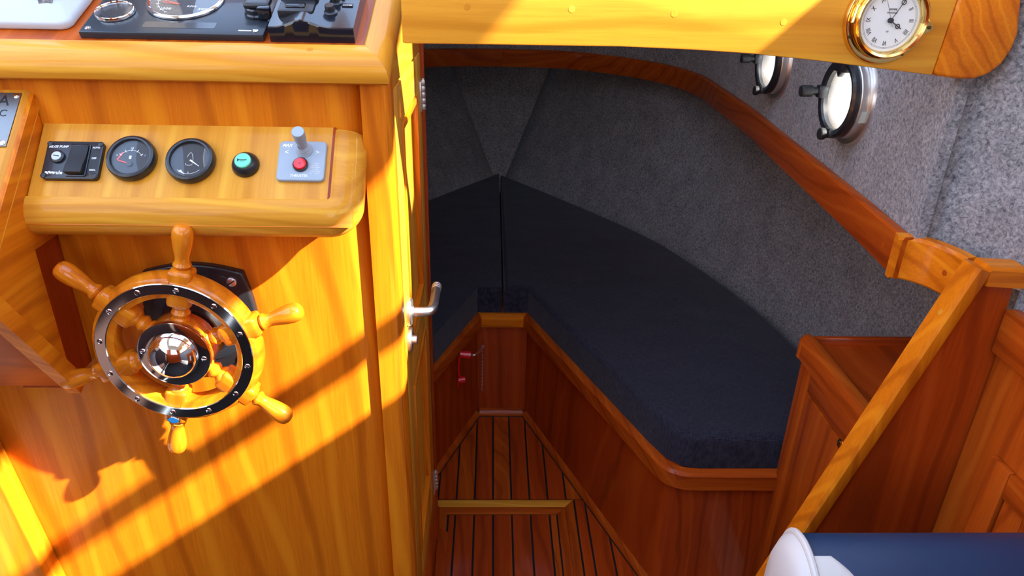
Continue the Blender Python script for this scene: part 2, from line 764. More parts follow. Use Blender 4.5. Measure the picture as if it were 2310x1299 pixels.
LOW = [(.046, 3.66), (.30, 3.29), (.62, 2.83), (.77, 2.50), (.89, 2.13), (.94, 1.80), (.97, 1.40), (.97, .60)]
UPP = [(.352, 3.86), (.62, 3.42), (.86, 2.90), (.97, 2.48), (1.04, 2.05), (1.08, 1.70), (1.09, 1.35), (1.09, .60)]
lowp = smooth_path([(x, y, .40) for x, y in LOW], 6)
uppp = smooth_path([(x, y, 1.14) for x, y in UPP], 6)
mir = lambda L_: [Vector((2 * CX - p.x, p.y, p.z)) for p in L_]
for nm, A, B, lab in (('wall_starboard', lowp, uppp, 'grey carpet lining on the starboard hull side above the berth'),
                      ('wall_port', mir(lowp), mir(uppp), 'grey carpet lining on the port hull side above the berth')):
    o = part(nm, strip(A, B, 5, .02), carpet())
    so_ = o.modifiers.new('thick', 'SOLIDIFY')
    so_.thickness = .012
    so_.offset = 0
    tag(o, lab, 'wall', kind='structure')
b = NB()
vs = [b.verts.new(p) for p in ((CX, 3.655, .38), (.356, 3.862, 1.14), (2 * CX - .356, 3.862, 1.14))]
b.faces.new(vs)
r_ = bmesh.ops.extrude_face_region(b, geom=b.faces[:])
bmesh.ops.translate(b, verts=[v for v in r_['geom'] if isinstance(v, bmesh.types.BMVert)], vec=(0, .02, 0))
tag(part('wall_bow', b, carpet()), 'narrow triangular grey carpet panel at the stem of the bow', 'wall', kind='structure')

BAND = [(-.30, 3.265), (CX, 3.312), (.313, 3.28), (.545, 3.128), (.692, 2.93), (.759, 2.706), (.762, 2.45), (.756, 2.12), (.738, 1.86), (.723, 1.617), (.701, 1.289), (.684, 1.09)]
bandp = smooth_path([(x, y, 1.10) for x, y in BAND[1:]], 6)
# coachroof side, starboard, thick and pierced for the portholes
PH = [(1.444, 1.333), (1.945, 1.328)]
b = NB()
offp = []
for i, p in enumerate(bandp):
    t = (bandp[min(i + 1, len(bandp) - 1)] - bandp[max(i - 1, 0)]).normalized()
    s_ = Vector((-t.y, t.x, 0))       # outward for a path running aft on starboard
    offp.append((p + s_ * .016, p + s_ * .034))


def wall_x(y):
    for a, c in zip(offp, offp[1:]):
        if (a[0].y - y) * (c[0].y - y) <= 0 and a[0].x > .5:
            k = (a[0].y - y) / (a[0].y - c[0].y + 1e-9)
            return a[0].x + (c[0].x - a[0].x) * k
    return .72


def coach(path, z0, z1):
    bb = NB()
    cols = [[bb.verts.new((q.x, q.y, z)) for q in (a, c) for z in (z0, z1)] for a, c in path]
    for A, B in zip(cols, cols[1:]):
        for i, j in ((0, 1), (1, 3), (3, 2), (2, 0)):
            bb.faces.new((A[i], A[j], B[j], B[i]))
    for A in (cols[0], cols[-1]):
        bb.faces.new((A[0], A[1], A[3], A[2]))
    return bb


wc = part('wall_coachroof_starboard', coach(offp, 1.105, 1.95), carpet())
tag(wc, 'grey carpet side wall with portholes above the wooden band', 'wall', kind='structure')
for (py, pz) in PH:
    cut = bpy.data.objects.new('cut', finish(lathe([(0, -.2), (.066, -.2), (.066, .2), (0, .2)], 40), 'cut', CHROME))
    cut.matrix_world = T(wall_x(py), py, pz) @ Matrix.Rotation(rad(90), 4, 'Y')
    COL.objects.link(cut)
    md_ = wc.modifiers.new('hole', 'BOOLEAN')
    md_.operation = 'DIFFERENCE'
    md_.solver = 'EXACT'
    md_.object = cut
    bpy.context.view_layer.update()
    me = bpy.data.meshes.new_from_object(wc.evaluated_get(bpy.context.evaluated_depsgraph_get()))
    wc.modifiers.clear()
    wc.data = me
    bpy.data.objects.remove(cut)
mirp = [(Vector((2 * CX - a.x, a.y, a.z)), Vector((2 * CX - c.x, c.y, c.z))) for a, c in offp]
tag(part('wall_coachroof_port', coach(mirp, 1.105, 1.95), carpet()), 'grey carpet side wall opposite, hidden behind the console', 'wall', kind='structure')
tag(part('wall_coachroof_front', box(CX - .06, CX + .06, 3.332, 3.352, 1.105, 1.95), carpet()), 'grey carpet panel closing the front of the coachroof', 'wall', kind='structure')
# decks over the berth sides and bow
b = NB()
for sg in (1, -1):
    A = [Vector((CX + sg * (p.x - CX), p.y, 1.14)) for p in uppp]
    q = [Vector((CX + sg * (a.x - CX), a.y, 1.14)) for a, c in offp]
    k = len(A)
    B = [q[round(i * (len(q) - 1) / (k - 1))] for i in range(k)]
    va = [b.verts.new(p) for p in A]
    vb = [b.verts.new(p) for p in B]
    for i in range(k - 1):
        b.faces.new((va[i], va[i + 1], vb[i + 1], vb[i]))
b.faces.new([b.verts.new((x, y, 1.141)) for x, y in ((.745, 1.12), (.812, .968), (.838, .8), (.88, .45), (1.13, .45), (1.13, 1.12))])
b.faces.new([b.verts.new(p) for p in ((.352, 3.86, 1.14), (CX, 3.32, 1.14), (2 * CX - .352, 3.86, 1.14))])
tag(part('ceiling', b, HEADL), 'underside of the side and fore decks', 'ceiling', kind='structure')
tag(part('ceiling_coachroof', prism([(-.72, 1.62), (.82, 1.62), (.82, 2.75), (.55, 3.2), (CX, 3.36), (-.45, 3.2), (-.72, 2.75)], 'z', 1.95, 1.98), HEADL), 'cream headliner of the coachroof', 'ceiling', kind='structure')
# starboard wheelhouse side below the window
wp = [(.7005, 1.098), (.740, 1.094), (.772, 1.06), (.790, 1.02), (.806, .965), (.83, .80), (.87, .3), (.90, -1.6)]
wb_ = sweep([(x, y, 1.15) for x, y in wp[:5]], [(0, 0), (0, .43), (-.03, .43), (-.03, 0)])
sweep([(x, y, .3) for x, y in wp[4:]], [(0, 0), (0, 1.28), (-.03, 1.28), (-.03, 0)], bm=wb_)
tag(part('wall_wheelhouse_starboard', wb_, carpet()),
    'mottled grey carpet wall right of the beam', 'wall', kind='structure')
# unseen wheelhouse shell, openings shaped for light: roof, starboard window, port and aft pillars
OPEN = [(-1.2, 1.654), (.30, 1.654), (.58, 1.654), (.70, 1.740), (.83, 1.886), (.87, 1.908), (.98, 1.94), (.98, 2.36), (.72, 2.262), (.66, 2.200), (.60, 2.138), (.55, 2.111), (-1.2, 2.111)]  # opening outline traced back from the sun patches it has to cast
OUTER = [(-1.6, 1.55), (1.30, 1.55), (1.30, 2.42), (-1.6, 2.42)]
b = NB()
n_ = len(OPEN)
ow = []
for (y, z) in OPEN:
    yy = -1.6 if y < -1 else (1.30 if y > .97 else y)
    ow.append((yy, 1.55 if z < 1.97 and y < .985 and OPEN.index((y, z)) < 7 else 2.42))
for x in (.95, .98):
    va = [b.verts.new((x, y, z)) for y, z in OPEN]
    vb = [b.verts.new((x, y, z)) for y, z in ow]
    for i in range(n_):
        b.faces.new((va[i], va[(i + 1) % n_], vb[(i + 1) % n_], vb[i]))
    if x == .95:
        v0a = va
    else:
        for i in range(n_):
            b.faces.new((v0a[i], v0a[(i + 1) % n_], va[(i + 1) % n_], va[i]))
ws = tag(part('window_1', b, HONY), 'unseen starboard wheelhouse window, its opening shaped to cast the sun patches', 'window', kind='structure')
part('glazing_bar', prism([(-1.2, 1.832), (.655, 1.832), (.655, 1.867), (-1.2, 1.867)], 'x', .945, .985, .004), HONY, ws)
part('pane', prism(OPEN, 'x', .963, .967), glass(), ws)
part('ledge', box(.80, .96, -1.6, .95, 1.56, 1.60), HONY, ws)
rf = box(-.97, -.72, -1.6, 1.34, 2.42, 2.46)  # roof opening added for overhead light, port edge cut back for gauge reflections
box(.42, 1.05, -1.6, 1.34, 2.42, 2.46, bm=rf)
box(-.72, .42, 1.12, 1.34, 2.42, 2.46, bm=rf)
box(-.72, .42, -1.6, -.25, 2.42, 2.46, bm=rf)
tag(part('ceiling_wheelhouse', rf, HEADL), 'unseen cream wheelhouse roof with an opening added for overhead light', 'ceiling', kind='structure')
tag(part('wall_wheelhouse_port', box(-1.25, -1.21, -1.6, 1.34, -.0, 1.55), plain('dark_reflection_brown', (.035, .014, .012), .8)), 'unseen port side of the wheelhouse, darkened to keep chrome reflections dark', 'wall', kind='structure')  # unseen wall coloured dark so the chrome wheel ring reflects little light
wf = thing('window_2', (-.1, 1.34, 1.95), 'wheelhouse windscreen pillars', 'window', kind='structure')
for x in (-.97, -.35, .28, .98):
    part('pillar', box(x, x + .06, 1.30, 1.36, 1.55, 2.42, .008), HONZ, wf)
part('sill', box(-1.25, -.16, 1.38, 1.46, 1.56, 1.62, .008), HONX, wf)
wa = thing('window_3', (-.1, -1.6, 1.0), 'unseen aft wheelhouse window, bulkhead raised to cut light from aft', 'window', kind='structure')
part('pillar', box(-1.25, -.55, -1.62, -1.56, 1.5001, 2.42), DEEPZ, wa)
part('pillar', box(.45, 1.05, -1.62, -1.56, 1.5001, 2.42), DEEPZ, wa)
part('bulkhead', box(-1.25, 1.05, -1.62, -1.56, 0, 1.50), DEEPZ, wa)  # unseen bulkhead raised to keep aft light off the lower console
wq = thing('window_4', (-1.23, 0, 1.9), 'port wheelhouse window pillars', 'window', kind='structure')
for y in (-1.6, -.6, .30):
    part('pillar', prism([(-1.25, 1.55), (-1.19, 1.55), (-.92, 2.42), (-.97, 2.42)], 'y', y, y + .07, .006), HONZ, wq)

# ---- curved wooden band under the coachroof side
tb = thing('trim_1', (.7, 2.0, 1.10), 'reddish curved wooden band sweeping round the carpeted cabin side', 'trim', kind='structure')
prof = [(-.014, 0), (.0, 0), (.002, .003), (.002, .068), (-.002, .073), (-.014, .074)]
prof = [(-x, z) for x, z in prof]  # side vector points inboard when the path runs aft
k0 = 34
part('band_length', sweep([p for p in bandp[:k0 - 3]], [(-q[0], q[1]) for q in prof]), wood('red', 'x', 1.3), tb)
part('band_length', sweep([p for p in bandp[k0 - 4:]], [(-q[0], q[1]) for q in prof]), wood('red', 'y', 1.3), tb)
mb = [Vector((2 * CX - p.x, p.y, p.z)) for p in bandp][::-1]
part('band_length', sweep(mb, [(-q[0], q[1]) for q in prof]), REDX, tb)
crn = smooth_path([(.676, 1.094, 1.098), (.700, 1.088, 1.098), (.722, 1.062, 1.098), (.733, 1.03, 1.098), (.737, 1.005, 1.098)], 6)
part('corner_piece', sweep(crn, [(-q[0] * 1.2, q[1] * 1.04) for q in prof]), wood('teak', 'y', 1.3), tb)
for px, py in ((1025, 130), (1130, 132), (1350, 140), (1448, 157), (1992, 548), (2108, 617)):
    p = at(px, py, 'Z', 1.135)
    allp = bandp + crn
    i = min(range(len(allp)), key=lambda q: (allp[q].x - p.x) ** 2 + (allp[q].y - p.y) ** 2)
    t = (allp[min(i + 1, len(allp) - 1)] - allp[max(i - 1, 0)]).normalized()
    nn = Vector((t.y, -t.x, 0))
    inst(PLUGR, 'wood_plug', frame(Vector((allp[i].x, allp[i].y, 1.135)) + nn * .0024, Vector((0, 0, 1)).cross(nn), (0, 0, 1)), tb)

# ---- cambered beam with the end block
YB = 1.06
kb = YB / 1.31
bx = lambda x, z: (x * kb, 1.6 - (1.6 - z) * kb)
bot = [bx(*p) for p in ((-.156, 1.438), (.05, 1.4385), (.224, 1.439), (.35, 1.436), (.46, 1.431), (.582, 1.421), (.70, 1.409), (.79, 1.400))]
tr2 = thing('trim_2', (.3, YB, 1.47), 'golden cambered wooden beam across the top with round plugs', 'trim', kind='structure')
split0 = bx(.790, 1.400)
split1 = bx(.805, 1.60)
part('beam_board', prism([*bot, (split1[0], 1.605), (bot[0][0], 1.605)], 'y', YB, YB + .045, .0025), HONX, tr2)
endp = [split0] + [bx(*p) for p in ((.84, 1.394), (.868, 1.394), (.893, 1.403), (.912, 1.422), (.922, 1.448), (.924, 1.475), (.911, 1.53), (.90, 1.605))]
endp = [(p[0], p[1]) for p in endp] + [(split1[0], 1.605)]
part('end_block', prism([(p[0] + (.0006 if i == 0 or i == len(endp) - 1 else 0), p[1]) for i, p in enumerate(endp)], 'y', YB - .001, YB + .045, .006, 3), wood('teak', 'y', 2.0), tr2)
for px, py in ((1053, 15), (1290, 21), (1521, 31), (1768, 50)):
    p = at(px, py, 'Y', YB)
    inst(PLUG, 'wood_plug', frame((p.x, YB - .0003, p.z), (1, 0, 0), (0, 0, 1)), tr2)

# ---- berth base: V-shaped well
bb_ = thing('v_berth', (CX, 2.0, 0), 'reddish wooden V-berth base with rounded edge trim around the well', 'berth base')
stb = smooth_path([(.30, 1.771, 0), (.40, 1.519, 0), (.422, 1.464, 0), (.445, 1.420, 0), (.485, 1.397, 0), (.53, 1.392, 0)], 6)
stb = [Vector((.119, 2.228, 0)), Vector((.22, 1.973, 0))] + stb + [Vector((.735, 1.392, 0))]
ptb = [Vector((2 * CX - p.x, p.y, 0)) for p in stb][::-1]
TRP = [(.003, .372), (.003, .413), (-.004, .421), (-.02, .423), (-.02, .372)]
EDG = [(-q[0], q[1]) for q in TRP]
pan = [(-.030, 0), (-.014, 0), (-.014, .374), (-.030, .374)]
flip = lambda L_: [(-a, z) for a, z in L_]
part('front_panel', sweep(stb, pan), wood('deep', 'z', 1.2), bb_)
cut_i = len(stb) - 10
part('edge_trim', sweep(stb[:cut_i + 1], TRP), wood('red', 'y', 1.3), bb_)
part('edge_trim', sweep(stb[cut_i:], TRP), wood('red', 'x', 1.3), bb_)
part('front_panel', sweep(ptb, pan), wood('deep', 'z', 1.2), bb_)
part('edge_trim', sweep(ptb, TRP), wood('red', 'y', 1.3), bb_)
part('head_panel', box(-.06, .15, 2.240, 2.256, 0, .374), wood('deep', 'z', .9), bb_)
part('head_trim', prism([(-.033, 2.225), (.119, 2.225), (.135, 2.25), (-.049, 2.25)], 'z', .372, .4235, .003), wood('teak', 'x', 1.3), bb_)
part('berth_board', prism([(.127, 2.236), (.435, 1.465), (.455, 1.425), (.50, 1.406), (.93, 1.406), (.88, 1.95), (.81, 2.22), (.70, 2.50), (.55, 2.83), (.10, 3.48), (CX, 3.60), (-.014, 3.48), (-.464, 2.83), (-.614, 2.50), (-.724, 2.22), (-.80, 1.9), (-.82, 1.605), (-.293, 1.6), (-.041, 2.236)], 'z', .395, .4215), DEEPX, bb_)
qr = [(0, 0), (0, .006), (-.006, .016), (-.016, .022), (-.022, .022), (-.022, 0)]
tag(part('baseboard_starboard', sweep([(.123, 2.217, 0), (.435, 1.431, 0), (.47, 1.375, 0), (.72, 1.370, 0)], qr), wood('red', 'y', 1.5)), 'rounded wooden skirting along the starboard berth foot', 'skirting', kind='structure')
tag(part('baseboard_port', sweep([(-.349, 1.431, 0), (-.037, 2.217, 0)], qr), wood('red', 'y', 1.5)), 'rounded wooden skirting along the port berth foot', 'skirting', kind='structure')
tag(part('baseboard_head', sweep([(-.037, 2.217, 0), (.123, 2.217, 0)], qr), wood('red', 'x', 1.5)), 'short skirting at the head of the well', 'skirting', kind='structure')

# ---- cushions
def cushion(pts, label, nm):
    b = prism(pts, 'z', .4236, .522)
    top = max(b.faces, key=lambda f: f.calc_center_median().z)
    bevel(b, .02, 4, edges=list(top.edges))
    o = part(nm, b, fabric(), angle=60)
    return tag(o, label, 'cushion', 'berth cushions')


outer = smooth_path([(.047, 3.60, 0), (.30, 3.26, 0), (.615, 2.80, 0), (.765, 2.475, 0), (.882, 2.105, 0), (.932, 1.79, 0), (.955, 1.44, 0)], 5)
inner = [(.74, 1.412), (.53, 1.412), (.485, 1.42), (.452, 1.45), (.42, 1.515), (.131, 2.243), (.047, 2.243)]
sc_ = cushion([(p.x, p.y) for p in outer] + [(.95, 1.412)] + inner, 'dark navy berth cushion on the starboard side, the larger in view', 'berth_cushion')
o2 = [(2 * CX - p.x, p.y) for p in outer] + [(2 * CX - .95, 1.60), (2 * CX - .37, 1.60), (2 * CX - .131, 2.243), (2 * CX - .047, 2.243)]
cushion(o2, 'dark navy berth cushion on the port side, partly behind the door', 'berth_cushion')

# ================================================================== HELM CONSOLE
YC = 1.03
con = thing('helm_console', (-.45, YC, 0), 'golden teak helm console with rounded rails and sloping dash', 'console')
part('front_panel', prism([(-1.2, YC), (-.250, YC), (-.236, YC + .0008), (-.222, YC + .0032), (-.209, YC + .0075), (-.198, YC + .0135), (-.1905, YC + .020), (-.1865, YC + .026), (-.1865, YC + .04), (-1.2, YC + .04)], 'z', 0, 1.445), wood('teak', 'z', .8, .14), con)
cp = prism([(-.1852, YC), (-.160, YC), (-.151, YC + .004), (-.146, YC + .014), (-.146, YC + .055), (-.150, YC + .075), (-.1852, YC + .075)], 'z', 0, 1.447)
part('corner_post', cp, wood('teak', 'z', 1.2), con)
part('side_panel', box(-.215, -.192, YC + .07, 1.56, 0, 1.50), TEAKZ, con)
part('side_cap', prism([(YC + .076, 1.395), (1.548, 1.395), (1.548, 1.640), (YC + .076, 1.450)], 'x', -.190, -.1515, .002), wood('honey', 'y', 1.2), con)
# sloping dash: local frame, origin on the inner edge of the front rail
KD = 1.065
DA = rad(22.5)
DM = frame((0, .977 * KD, 1.6 - (1.6 - 1.476) * KD), (1, 0, 0), (0, math.cos(DA), math.sin(DA)))
dv = lambda y: (y - .977) * KD / math.cos(DA)
part('dash_board', box(-1.2, -.17, -.005, .36, -.02, -.006), wood('red', 'y', 1.2), con, DM)
rp_ = [(.0, -.03), (.0, .0), (.003, .0015), (.030, .0015), (.041, -.002), (.049, -.009), (.053, -.018), (.052, -.027), (.046, -.033), (.040, -.035)]
# rail runs along the front then turns up the right side of the dash
rail_front = [(-1.2, 0, 0), (-.177, 0, 0)]
xr = -.1765
b = sweep([(-1.2, 0, 0), (xr, 0, 0)], rp_, cap=False)
# mitre: cut the end on the 45 degree line
for v in b.verts:
    if v.co.x > -.5:
        v.co.x = xr - v.co.y * .70 - .0002
bmesh.ops.holes_fill(b, edges=[e for e in b.edges if len(e.link_faces) == 1])
part('front_rail', b, wood('honey', 'x', 1.2), con, DM)
rs_ = [(-q[0] * .70, q[1]) for q in rp_]
b = NB()
ra = [b.verts.new((xr + q[0] * .70, -q[0], q[1])) for q in rp_]
rb = [b.verts.new((xr + q[0] * .70, .34, q[1])) for q in rp_]
for i in range(len(rp_)):
    b.faces.new((ra[i], ra[(i + 1) % len(rp_)], rb[(i + 1) % len(rp_)], rb[i]))
b.faces.new(ra)
b.faces.new(rb[::-1])
part('side_rail', b, wood('honey', 'y', 1.2), con, DM)
inst(PLUG, 'wood_plug', DM @ T(-.233 * KD, -.016, .0016), con)
# instrument shelf
SA = rad(46)
SM = frame((0, YC, 1.356), (1, 0, 0), (0, math.cos(SA), math.sin(SA)))     # v = 0 at the back edge, negative towards the wheel
SD = .1137
part('shelf_body', prism([(YC + .002, 1.345), (.953, 1.262), (.935, 1.240), (YC + .002, 1.240)], 'x', -.634, -.192), TEAKX, con)
part('shelf_panel', box(-.632, -.226, -SD, .0, -.012, 0), wood('honey', 'y', .8), con, SM)
part('shelf_bead', box(-.2262, -.2225, -SD, -.0, -.012, .0006), DEEPY, con, SM)
prr = [(-.0005, -.03), (-.0005, .0006), (.004, .0022), (.014, .0012), (.026, -.004), (.035, -.0125), (.040, -.024), (.0405, -.036), (.036, -.046), (.0, -.05)]
cr, uc = .006, -.222
path = [(-.639, -SD, 0), (uc - cr, -SD, 0)] + [(uc - cr + cr * math.sin(rad(a)), -SD + cr - cr * math.cos(rad(a)), 0) for a in range(6, 91, 6)]
part('shelf_rail', sweep(path + [(uc, -.004, 0)], prr), wood('honey', 'x', 1.3), con, SM)

part('return_board', box(-.72, -.655, .95, YC - .0005, .965, 1.235), DEEPZ, con)  # added dark board: stands in for the shaded gap and stops stray light
# ---- wedge-shaped side box at the left with the builder's plate
wb = thing('side_bracket_box', (-.75, .95, 1.1), 'wedge-shaped golden wooden box at the left edge beside the shelf', 'box')
part('side_board', prism([(1.028, 1.398), (.80, 1.186), (.83, 1.165), (.94, .975), (.94, 1.20), (1.028, 1.20)], 'x', -.652, -.634, .002), wood('teak', 'y', 1.3), wb)
tm = frame((0, 1.029, 1.402), (1, 0, 0), (0, math.cos(rad(43)), math.sin(rad(43))))
part('top_board', box(-1.15, -.6475, -.33, .0, -.014, .0), wood('honey', 'y', 1.3), wb, tm)
part('edge_rail', sweep([(-.66, -.33, 0), (-.66, .0, 0)], [(.0125, -.02), (.0125, .001), (.0135, .0022), (.015, .0015), (.020, -.003), (.025, -.010), (.0262, -.02)]), wood('honey', 'y', 1.2), wb, tm)
part('bottom_board', prism([(.80, 1.20), (.945, .970), (.960, .985), (.815, 1.22)], 'x', -1.15, -.640, .003), wood('red', 'x', 1.31, .05), wb)
part('bottom_rail', sweep([(-.640, .945, .965), (-.640, .80, 1.205)], [(-.012, -.006), (.008, -.006), (.01, .02), (-.012, .02)], up=(0, .85, .52)), wood('teak', 'y', 1.21, .05), wb)
bp_ = thing('builders_plate', tm @ Vector((-.70, -.06, 0)), "brushed metal builder's plate with black letters on the side box", 'plate')
PX1 = -.648
part('plate_sheet', box(-.80, PX1, -.092, -.006, .0002, .0022, .0005), plain('dull_plate_metal', (.30, .32, .33), .5, 1, bump=.1, bscale=300), bp_, tm)
for y in (-.0115, -.0865):
    inst(SCREW, 'screw', tm @ T(PX1 - .005, y, .0022), bp_)
text('A', .024, BLACKINK, tm @ T(PX1 - .020, -.020, .0024), bp_)
text('C', .0155, BLACKINK, tm @ T(PX1 - .0165, -.040, .0024), bp_)
text('A', .0155, BLACKINK, tm @ T(PX1 - .031, -.063, .0024), bp_)
lb = part('corner_batten', prism([(-1.0, 1.0), (-.862, .95), (-.805, .40), (-.80, .0), (-1.0, 0)], 'y', .985, 1.029, .004), wood('teak', 'z', 1.2))
tag(lb, 'leaning golden wooden board at the lower left corner', 'board')

# ================================================================== STEERING
HUB = Vector((-.460, .915, 1.049))
WM = frame(HUB, (1, 0, 0), (0, 0, 1))            # local z points at the helmsman
st = thing('steering_wheel', HUB + Vector((0, .0, 0)), "six-spoked golden wooden ship's steering wheel with chrome rings", 'steering wheel')
WW = wood('teak', 'x', 1.5, .8)
PH0 = 18.7
rim = [(.086, -.010), (.088, -.004), (.096, -.001), (.113, -.001), (.118, -.004), (.1205, -.010), (.1225, -.016), (.1225, -.026), (.119, -.033), (.112, -.036), (.096, -.036), (.089, -.032), (.086, -.026), (.086, -.010)]
for k in range(6):
    a0, a1 = rad(PH0 + 60 * k + 6), rad(PH0 + 60 * k + 54)
    b = lathe(rim, 20, a0=rad(6), a1=rad(54))
    bmesh.ops.holes_fill(b, edges=[e for e in b.edges if len(e.link_faces) == 1])
    part('rim_segment', b, WW, st, WM @ RZ(PH0 + 60 * k))
SPOKE = [(.0, .030), (.0125, .040), (.0135, .046), (.0125, .0505), (.0095, .053), (.0115, .056), (.0135, .060), (.0115, .064), (.0095, .0665), (.0125, .069), (.0150, .0725), (.0155, .077)]
HANDLE = [(.0140, .128), (.0132, .1305), (.0088, .132), (.0118, .134), (.0128, .1365), (.0118, .139), (.0096, .143), (.0102, .150), (.0120, .159), (.0138, .169), (.0148, .179), (.0143, .187), (.0120, .193), (.0075, .1965), (0, .1975)]
mx_ = Matrix.Rotation(rad(90), 4, 'Y')
spm = finish(lathe(SPOKE, 24, M=mx_), 'turned_spoke', WW)
hdm = finish(lathe([(0, .124)] + HANDLE, 24, M=mx_), 'handle', WW)
bk = box(.072, .130, -.0165, .0165, -.0165, .0165)
bevel(bk, .006, 3)
bkm = finish(bk, 'spoke_block', WW)
for k in range(6):
    Mk = WM @ RZ(PH0 + 60 * k) @ T(0, 0, -.0185)
    inst(spm, 'turned_spoke', Mk, st)
    inst(bkm, 'spoke_block', Mk, st)
    inst(hdm, 'handle', Mk, st)
rg = part('chrome_ring', lathe([(.0965, -.002), (.0965, .0012), (.0975, .0022), (.112, .0022), (.113, .0012), (.113, -.002), (.0965, -.002)], 72), CHROME, st, WM)
for k in range(12):
    inst(SCREW, 'screw', WM @ RZ(PH0 + 30 * k) @ T(.1047, 0, .0024) @ RZ(k * 47), rg)
part('hub_barrel', lathe([(0, -.040), (.048, -.040), (.050, -.036), (.050, -.004), (.047, -.002), (0, -.002)], 40), WW, st, WM)
hb = part('hub_plate', lathe([(.0, -.003), (.0525, -.003), (.0532, .001), (.052, .004), (.0495, .005), (.036, .0054), (.0355, .006)], 56), CHROME, st, WM)
dome = [(.0355 * math.cos(a), .006 + .026 * math.sin(a)) for a in [rad(90 * i / 12) for i in range(13)]]
dome[-1] = (0, dome[-1][1])
part('hub_dome', lathe(dome, 56), CHROME, hb, WM)
for a in (172, -8):
    inst(SCREW, 'screw', WM @ RZ(a) @ T(.0435, 0, .0055), hb)
bd = part('badge', lathe([(0, .0022), (.0085, .0022), (.0098, .0012), (.0102, 0), (.0102, -.004)], 24, M=Matrix.Diagonal((1, .62, 1, 1))), CHROME, st, WM @ RZ(PH0 + 240) @ T(.1215, 0, -.0015) @ RZ(90))
part('badge_face', lathe([(0, .0024), (.0078, .0024), (.0082, .002)], 24, M=Matrix.Diagonal((1, .58, 1, 1))), BADGE, bd, WM @ RZ(PH0 + 240) @ T(.1215, 0, -.0015) @ RZ(90))
# helm pump behind the wheel
pu = thing('helm_pump', (HUB.x, YC, HUB.z), 'black helm pump with shield-shaped flange bolted behind the steering wheel', 'pump')
PM = frame((HUB.x, YC - .0005, HUB.z), (1, 0, 0), (0, 0, 1))
shield = []
for (ax, ay), (bx_, by_) in zip(((.076, .083), (-.076, .083), (-.076, -.083), (.076, -.083)), ((-.076, .083), (-.076, -.083), (.076, -.083), (.076, .083))):
    for i in range(10):
        t = i / 10
        x, y = ax + (bx_ - ax) * t, ay + (by_ - ay) * t
        g = 1 + .16 * math.sin(math.pi * t)
        shield.append((x * (g if abs(ax - bx_) < 1e-6 else 1), y * (g if abs(ay - by_) < 1e-6 else 1)))
part('flange', prism(shield, 'z', 0, .012, .004, 3, side='top'), BLACK, pu, PM)
part('shoulder', lathe([(.074, .011), (.073, .014), (.066, .016), (.058, .017), (.054, .022), (.050, .030)], 48), PANELB, pu, PM)
part('barrel', lathe([(.051, .026), (.051, .044), (.046, .050), (.044, .060), (.030, .064), (.028, .0745), (0, .0745)], 48), BLACK, pu, PM)
for x in (-.059, .059):
    for y in (-.068, .068):
        inst(finish(lathe([(0, .005), (.005, .0046), (.0075, .003), (.008, 0)], 20), 'bolt', STEEL), 'bolt', PM @ T(x, y, .012), pu)
        bl = [o for o in pu.children][-1]
        part('slot', box(-.0068, .0068, -.0009, .0009, .0042, .0053), BLACK, bl, PM @ T(x, y, .012) @ RZ(35))

# ================================================================== SHELF INSTRUMENTS
def sv(px, py):
    """survey a mark on the sloping shelf panel -> its (u, v)"""
    n = Vector((SM[0][2], SM[1][2], SM[2][2]))
    d = FWD * F_PX + RGT * (px - W_PX / 2) - UPV * (py - H_PX / 2)
    p = CAM + d * ((SM.translation - CAM).dot(n) / d.dot(n))
    q = SM.inverted() @ p
    return q.x, q.y


# bilge pump switch
bpn = thing('bilge_pump_switch', SM @ Vector((-.578, -.060, 0)), 'black bilge pump switch panel with rocker and key lock', 'switch')
part('face_plate', prism(rrect(.077, .058, .006, 4, -.578, -.0605), 'z', .0003, .007, .0015, side='top'), BLACK, bpn, SM)
rk = part('rocker_well', prism(rrect(.0285, .050, .003, 3, -.5695, -.0615), 'z', .006, .009, .0008, side='top'), GLOSSB, bpn, SM)
b = NB()
prk = [(-.0840, .009), (-.0840, .0175), (-.074, .0165), (-.060, .0125), (-.047, .0105), (-.0405, .0115), (-.0395, .009)]
part('rocker', prism(prk, 'x', -.5815, -.5575, .0012), RUBBER, bpn, SM)
lk = part('key_lock', lathe([(.0095, .007), (.0095, .0095), (.0082, .0105), (.0065, .0108)], 28), BLACK, bpn, SM @ T(-.5985, -.0565, 0))
part('lock_face', lathe([(0, .0112), (.0064, .0112), (.0068, .010)], 28), WHITEP, lk, SM @ T(-.5985, -.0565, 0))
part('key_slot', box(-.004, .004, -.0006, .0006, .0108, .0116), BLACKINK, lk, SM @ T(-.5985, -.0565, 0) @ RZ(-12))
for x in (-.6125, -.5435):
    for y in (-.036, -.085):
        inst(SCREWB, 'screw', SM @ T(x, y, .007), bpn)
text('BILGE PUMP', .0050, WHITEINK, SM @ T(-.6000, -.0405, .0071), bpn, shear=.2, bold=.0001)
text('AUTO', .0036, WHITEINK, SM @ T(-.5485, -.0415, .0071), bpn, bold=.0001)
text('OFF', .0036, WHITEINK, SM @ T(-.5490, -.0580, .0071), bpn, bold=.0001)
text('MAN.', .0036, WHITEINK, SM @ T(-.5480, -.0760, .0071), bpn, bold=.0001)
text('rule', .0075, WHITEINK, SM @ T(-.5935, -.0805, .0071), bpn, bold=.0002)
b = NB()
for k in range(3):
    tube([(-.6105 + .0042 * k + .0042 * i / 6, -.0810 + .0011 * math.sin(i) + (.0005 if k == 1 else 0), .0073) for i in range(7)], .0013, 6, bm=b)
part('wave_mark', b, WHITEINK, bpn, SM)

BEZ = [(.0325, .0003), (.0335, .002), (.0335, .009), (.0318, .0125), (.0290, .0138), (.0268, .0132), (.0258, .0112), (.0256, .0095)]


